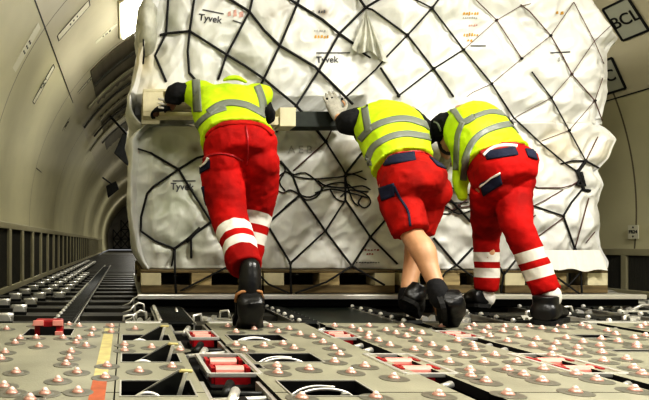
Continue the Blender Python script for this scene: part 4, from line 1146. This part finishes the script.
# ---- first worker: back to us, long red trousers, arms spread to the pallet
J = dict(pelvis=P(239,150,3.02), chest=P(228,112,3.28), neck=P(228,97,3.46), head=P(232,104,3.46), face=V3(0,.35,-1),
         hipL=P(221,166,3.02), hipR=P(258,166,3.02), knL=P(229,217,2.92), anL=P(249,277,2.62), toL=P(247,320,2.76),
         knR=P(256,214,3.14), anR=P(246,262,3.12), toR=P(252,286,3.2),
         shL=P(194,92,3.42), shR=P(260,96,3.42), elL=P(175,93,3.42), wrL=P(171,107,3.46), elR=P(264,110,3.44), wrR=P(268,118,3.54),
         handL=(V3(-.7,.6,.05), V3(.2,.5,-1), V3(0,.3,1)), handR=(V3(-.1,1,.1), V3(0,0,-1), V3(-1,0,0)), curlL=.55,
         skin=M['skin_tan'], stripes=[(.045+.045,.105+.045),(.150+.045,.215+.045)], calf=V3(0,-.02,0))
o1 = person('worker in long red trousers, leftmost of the three pushing the cargo', J)
t1, b1 = trousers(o1, J, M['red'], {'L':.86,'R':.95}, seed=1, legr=(.112,.110,.098,.090,.084,.080,.078))
v1, bv1 = vest(o1, J, 1, grow=1.05, low=.10)
sleeves(o1, J, 'LR', {'L':.7,'R':.9}, (.056,.054,.056,.050))
tape('reflective_tape', bv1, [(196,79),(197,95),(198,112)], 8, 3.4, M['tape'], v1)
tape('reflective_tape', bv1, [(194,130),(201,121),(212,113),(226,108)], 5, 3.3, M['tape'], v1)
tape('reflective_tape', bv1, [(257,86),(262,100),(264,116)], 7, 3.4, M['tape'], v1)
tape('reflective_tape', bv1, [(208,113),(218,106),(230,103),(245,105),(258,111),(266,116)], 6, 3.3, M['tape'], v1)
bm = bmesh.new(); h, n = cast(bv1, 235, 80, 3.4)
limb(bm, [P(224,80,3.46), P(230,78,3.46), P(238,78,3.46), P(246,82,3.46)], [.010,.016,.016,.010]); link('collar', remeshed(bm, .008, 2), M['vest'], v1)
tape('waistband', b1, [(204,137),(212,128),(228,123),(246,122),(262,125),(273,134)], 5, 3.0, M['redplain'], t1, .008)
patch('pocket', b1, [(199,166),(210,160),(210,168),(200,174)], 3.0, M['navy'], t1)
tape('pocket_piping', b1, [(201,167),(206,163),(209,158)], 1.6, 3.0, M['whitecloth'], t1, .011)
patch('pocket', b1, [(197,190),(204,186),(205,206),(199,204)], 3.0, M['navy'], t1)
tape('pocket_seam', b1, [(200,160),(215,154),(230,155),(243,161)], 1.6, 3.0, M['redlatch'], t1, .006)
tape('seat_seam', b1, [(246,126),(248,145),(247,165)], 1.4, 3.0, M['redlatch'], t1, .006)
shoe('shoe', P(248,291,2.60), P(247,325,2.73), V3(0,-.9,-.35), o1, M['tan'], h=.10, w=.068)
shoe('shoe', G(257,312,.0)+V3(0,0,.004), G(257,312,.0)+V3(0,.27,.004), V3(0,0,1), o1, None)
for q in 'L':
    bm = bmesh.new(); limb(bm, [P(250,268,2.63), P(250,284,2.61), P(249,292,2.61)], [.050,.053,.052], 16); link('sock', remeshed(bm, .008, 2), M['leather'], o1)
bm = bmesh.new(); fw, pn, th = J['handL']; hand(bm, J['wrL'], fw, pn, th, .55, 1.13)
link('work_glove', remeshed(bm, .006, 1), M['blackcloth'], o1)
for k in range(3):
    bm = bmesh.new(); a = J['wrL']+fw.normalized()*.07; s_ = V3(0,0,.016*(k-1)); q0 = P(159, 99+k*4.2, 3.47); q1 = P(167, 101+k*4.2, 3.46)
    limb(bm, [q0, q0.lerp(q1,.5)+V3(0,-.006,0), q1], [.007,.008,.007], 8); obj('glove_fingertip', bm, M['whitecloth'], o1, smooth=True)

# ---- second worker: shorts, bare legs
J = dict(pelvis=P(409,184,3.0), chest=P(394,139,3.24), neck=P(381,112,3.44), head=P(372,126,3.43), face=V3(-.2,.3,-1),
         hipL=P(396,192,2.98), hipR=P(426,194,3.04), knL=P(413,236,2.86), anL=P(437,287,2.66), toL=P(441,318,2.80),
         knR=P(416,236,3.06), anR=P(408,288,2.90), toR=P(410,312,3.05),
         shL=P(361,120,3.40), shR=P(408,120,3.42), elL=P(349,123,3.40), wrL=P(338,113,3.56), elR=P(425,135,3.50), wrR=P(416,120,3.60),
         handL=(V3(-.28,.08,.9), V3(0,1,.1), V3(1,0,.1)), handR=(V3(-.2,.5,.9), V3(0,1,-.2), V3(-1,0,0)), curlL=.18,
         skin=M['skin'], stripes=[], calf=V3(0,-.028,0))
J['wrL'] = P(338,118,3.53)
o2 = person('worker in red shorts with bare calves, in the middle of the three', J)
t2, b2 = trousers(o2, J, M['redplain'], {'L':-.92,'R':-.92}, 'shorts', seed=2, grow=.90, waist=.13)
v2, bv2 = vest(o2, J, 2, grow=.98, low=.15)
sleeves(o2, J, 'LR', {'L':.4,'R':.6}, (.074,.078,.074,.060))
tape('reflective_tape', bv2, [(364,102),(366,116),(369,132)], 7, 3.3, M['tape'], v2)
tape('reflective_tape', bv2, [(360,140),(372,128),(388,121),(406,119),(424,124),(430,128)], 6, 3.2, M['tape'], v2)
tape('reflective_tape', bv2, [(366,165),(373,148),(388,138),(405,134),(422,136),(432,138)], 6, 3.1, M['tape'], v2)
patch('pocket', b2, [(382,157),(414,152),(416,160),(384,166)], 3.0, M['navy'], t2)
patch('pocket', b2, [(429,157),(447,161),(448,170),(437,166)], 3.0, M['navy'], t2)
patch('pocket', b2, [(379,188),(394,183),(395,196),(382,201)], 3.0, M['navy'], t2)
tape('waistband', b2, [(379,160),(392,153),(412,150),(432,153),(445,158)], 4, 3.0, M['redlatch'], t2, .007)
tape('leg_seam', b2, [(394,186),(400,198),(408,212),(410,226)], 2.2, 2.95, M['navy'], t2, .006)
shoe('shoe', P(438,301,2.60), P(440,324,2.74), V3(.0,-.75,.65), o2, None, h=.10, w=.058)
shoe('shoe', P(408,303,2.82), P(410,315,2.98), V3(0,-.55,.8), o2, None)
for a, b, c in ((P(436,286,2.66), P(438,292,2.64), P(440,299,2.63)), (P(408,292,2.90), P(408,295,2.89), P(408,303,2.88))):
    bm = bmesh.new(); limb(bm, [a, b, c], [.043,.047,.048], 16); link('sock', remeshed(bm, .008, 2), M['blackcloth'], o2)
bm = bmesh.new(); fw, pn, th = J['handL']; hand(bm, J['wrL']+fw.normalized()*.0, fw, pn, th, .20, 1.14)
link('work_glove', remeshed(bm, .006, 1), M['glove'], o2)
bm = bmesh.new()
for k in range(4): ball(bm, P(327+k*5, 97.5+abs(k-1.5)*.9, 3.545), .0085, n=8)
obj('glove_fingertips', bm, M['blackcloth'], o2, smooth=True)

# ---- third worker: bent lowest, long red trousers
J = dict(pelvis=P(500,172,3.04), chest=P(480,137,3.22), neck=P(463,113,3.36), head=P(455,134,3.42), face=V3(-.3,.2,-1),
         hipL=P(490,188,3.04), hipR=P(511,184,3.04), knL=P(486,236,3.22), anL=P(486,292,3.22), toL=P(489,303,3.34),
         knR=P(517,226,2.88), anR=P(548,294,2.80), toR=P(557,316,2.90),
         shL=P(457,121,3.34), shR=P(482,116,3.44), elL=P(441,127,3.42), wrL=P(446,156,3.56), elR=P(500,128,3.5), wrR=P(490,122,3.6),
         handL=(V3(.1,.5,-.7), V3(0,.8,-.4), V3(1,0,0)), handR=(V3(-.1,.9,.3), V3(0,.3,-1), V3(-1,0,0)),
         skin=M['skin'], stripes=[(.075,.130),(.165,.220)], calf=V3(0,-.02,0))
o3 = person('worker in long red trousers bending low, rightmost of the three', J)
t3, b3 = trousers(o3, J, M['red'], {'L':.97,'R':.97}, seed=3, grow=.82, legr=(.108,.102,.090,.080,.075,.072,.072))
def flap(bm):
    loft(bm, [(P(462,140,3.22), V3(.055,0,0), V3(0,.05,0)), (P(462,165,3.22), V3(.05,0,0), V3(0,.035,0)), (P(461,186,3.22), V3(.036,0,0), V3(0,.025,0)), (P(463,200,3.22), V3(.020,0,0), V3(0,.018,0))], 16, 3)
v3, bv3 = vest(o3, J, 3, grow=.98, low=.085, extra=flap)
sleeves(o3, J, 'LR', {'L':.3,'R':.6}, (.070,.076,.070,.058))
tape('reflective_tape', bv3, [(446,103),(455,112),(463,122),(474,117)], 6, 3.3, M['tape'], v3)
tape('reflective_tape', bv3, [(474,117),(490,112),(505,114),(517,118)], 4.5, 3.2, M['tape'], v3)
tape('reflective_tape', bv3, [(463,122),(458,135),(457,150),(456,170)], 5, 3.2, M['tape'], v3)
tape('reflective_tape', bv3, [(463,180),(466,158),(473,142),(484,132),(500,126),(518,124),(526,128)], 6, 3.1, M['tape'], v3)
patch('pocket', b3, [(484,152),(515,147),(518,155),(487,160)], 3.0, M['navy'], t3)
tape('pocket_piping', b3, [(484,156),(492,149),(505,146),(517,147)], 1.8, 3.0, M['whitecloth'], t3, .011)
patch('pocket', b3, [(525,149),(534,150),(537,160),(528,157)], 3.0, M['navy'], t3)
patch('pocket', b3, [(480,184),(500,172),(502,184),(484,196)], 3.0, M['navy'], t3)
tape('pocket_piping', b3, [(481,187),(490,179),(500,173)], 1.8, 3.0, M['whitecloth'], t3, .011)
tape('waistband', b3, [(480,153),(492,146),(508,143),(524,143),(533,146)], 4, 3.0, M['redlatch'], t3, .007)
hl = G(541,324,.002); shoe('shoe', hl+V3(-.01,-.03,0), hl+V3(.185,.15,0), V3(0,0,1), o3, None, h=.14, w=.064)
hl = P(482,306,3.20); shoe('shoe', V3(hl.x,hl.y,.03), V3(hl.x+.05,hl.y+.22,-.0), V3(0,-.2,1), o3, None, h=.10)
for a, b, r_ in ((P(549,289,2.79), P(552,299,2.79), .043), (P(486,292,3.22), P(487,300,3.22), .042)):
    bm = bmesh.new(); limb(bm, [a, a.lerp(b,.5), b], [r_*.9, r_, r_*.95], 16); me = remeshed(bm, .008, 2); cloth_noise(me, .004, 20, 1); link('sock', me, M['whitecloth'], o3)
bm = bmesh.new(); fw, pn, th = J['handL']; hand(bm, J['wrL'], fw, pn, th, .4, 1.12); link('work_glove', remeshed(bm, .006, 1), M['glove'], o3)
tape('arm_piping', bvh_of(bpy.data.objects[[c.name for c in o3.children if c.name.startswith('sleeve')][0]].data), [(434,122),(438,124),(441,131)], 1.6, 3.4, M['tape'], o3)

# ------------------------------------------------------------------ camera, world, colour
cam = bpy.data.cameras.new('camera'); cam.sensor_width = 36; cam.lens = F/649*36; cam.shift_x = (324.5-PX)/649; cam.shift_y = (PY-200)/649; cam.clip_start = .05
co = bpy.data.objects.new('camera', cam); COL.objects.link(co); co.location = EYE; co.rotation_euler = (PI/2, 0, 0)
sc = bpy.context.scene; sc.camera = co
w = bpy.data.worlds.new('world'); sc.world = w; w.use_nodes = True
w.node_tree.nodes['Background'].inputs[0].default_value = (.95,.97,1.0,1); w.node_tree.nodes['Background'].inputs[1].default_value = .27
sc.view_settings.view_transform = 'Standard'; sc.view_settings.look = 'High Contrast'
sc.view_settings.exposure = -0.12
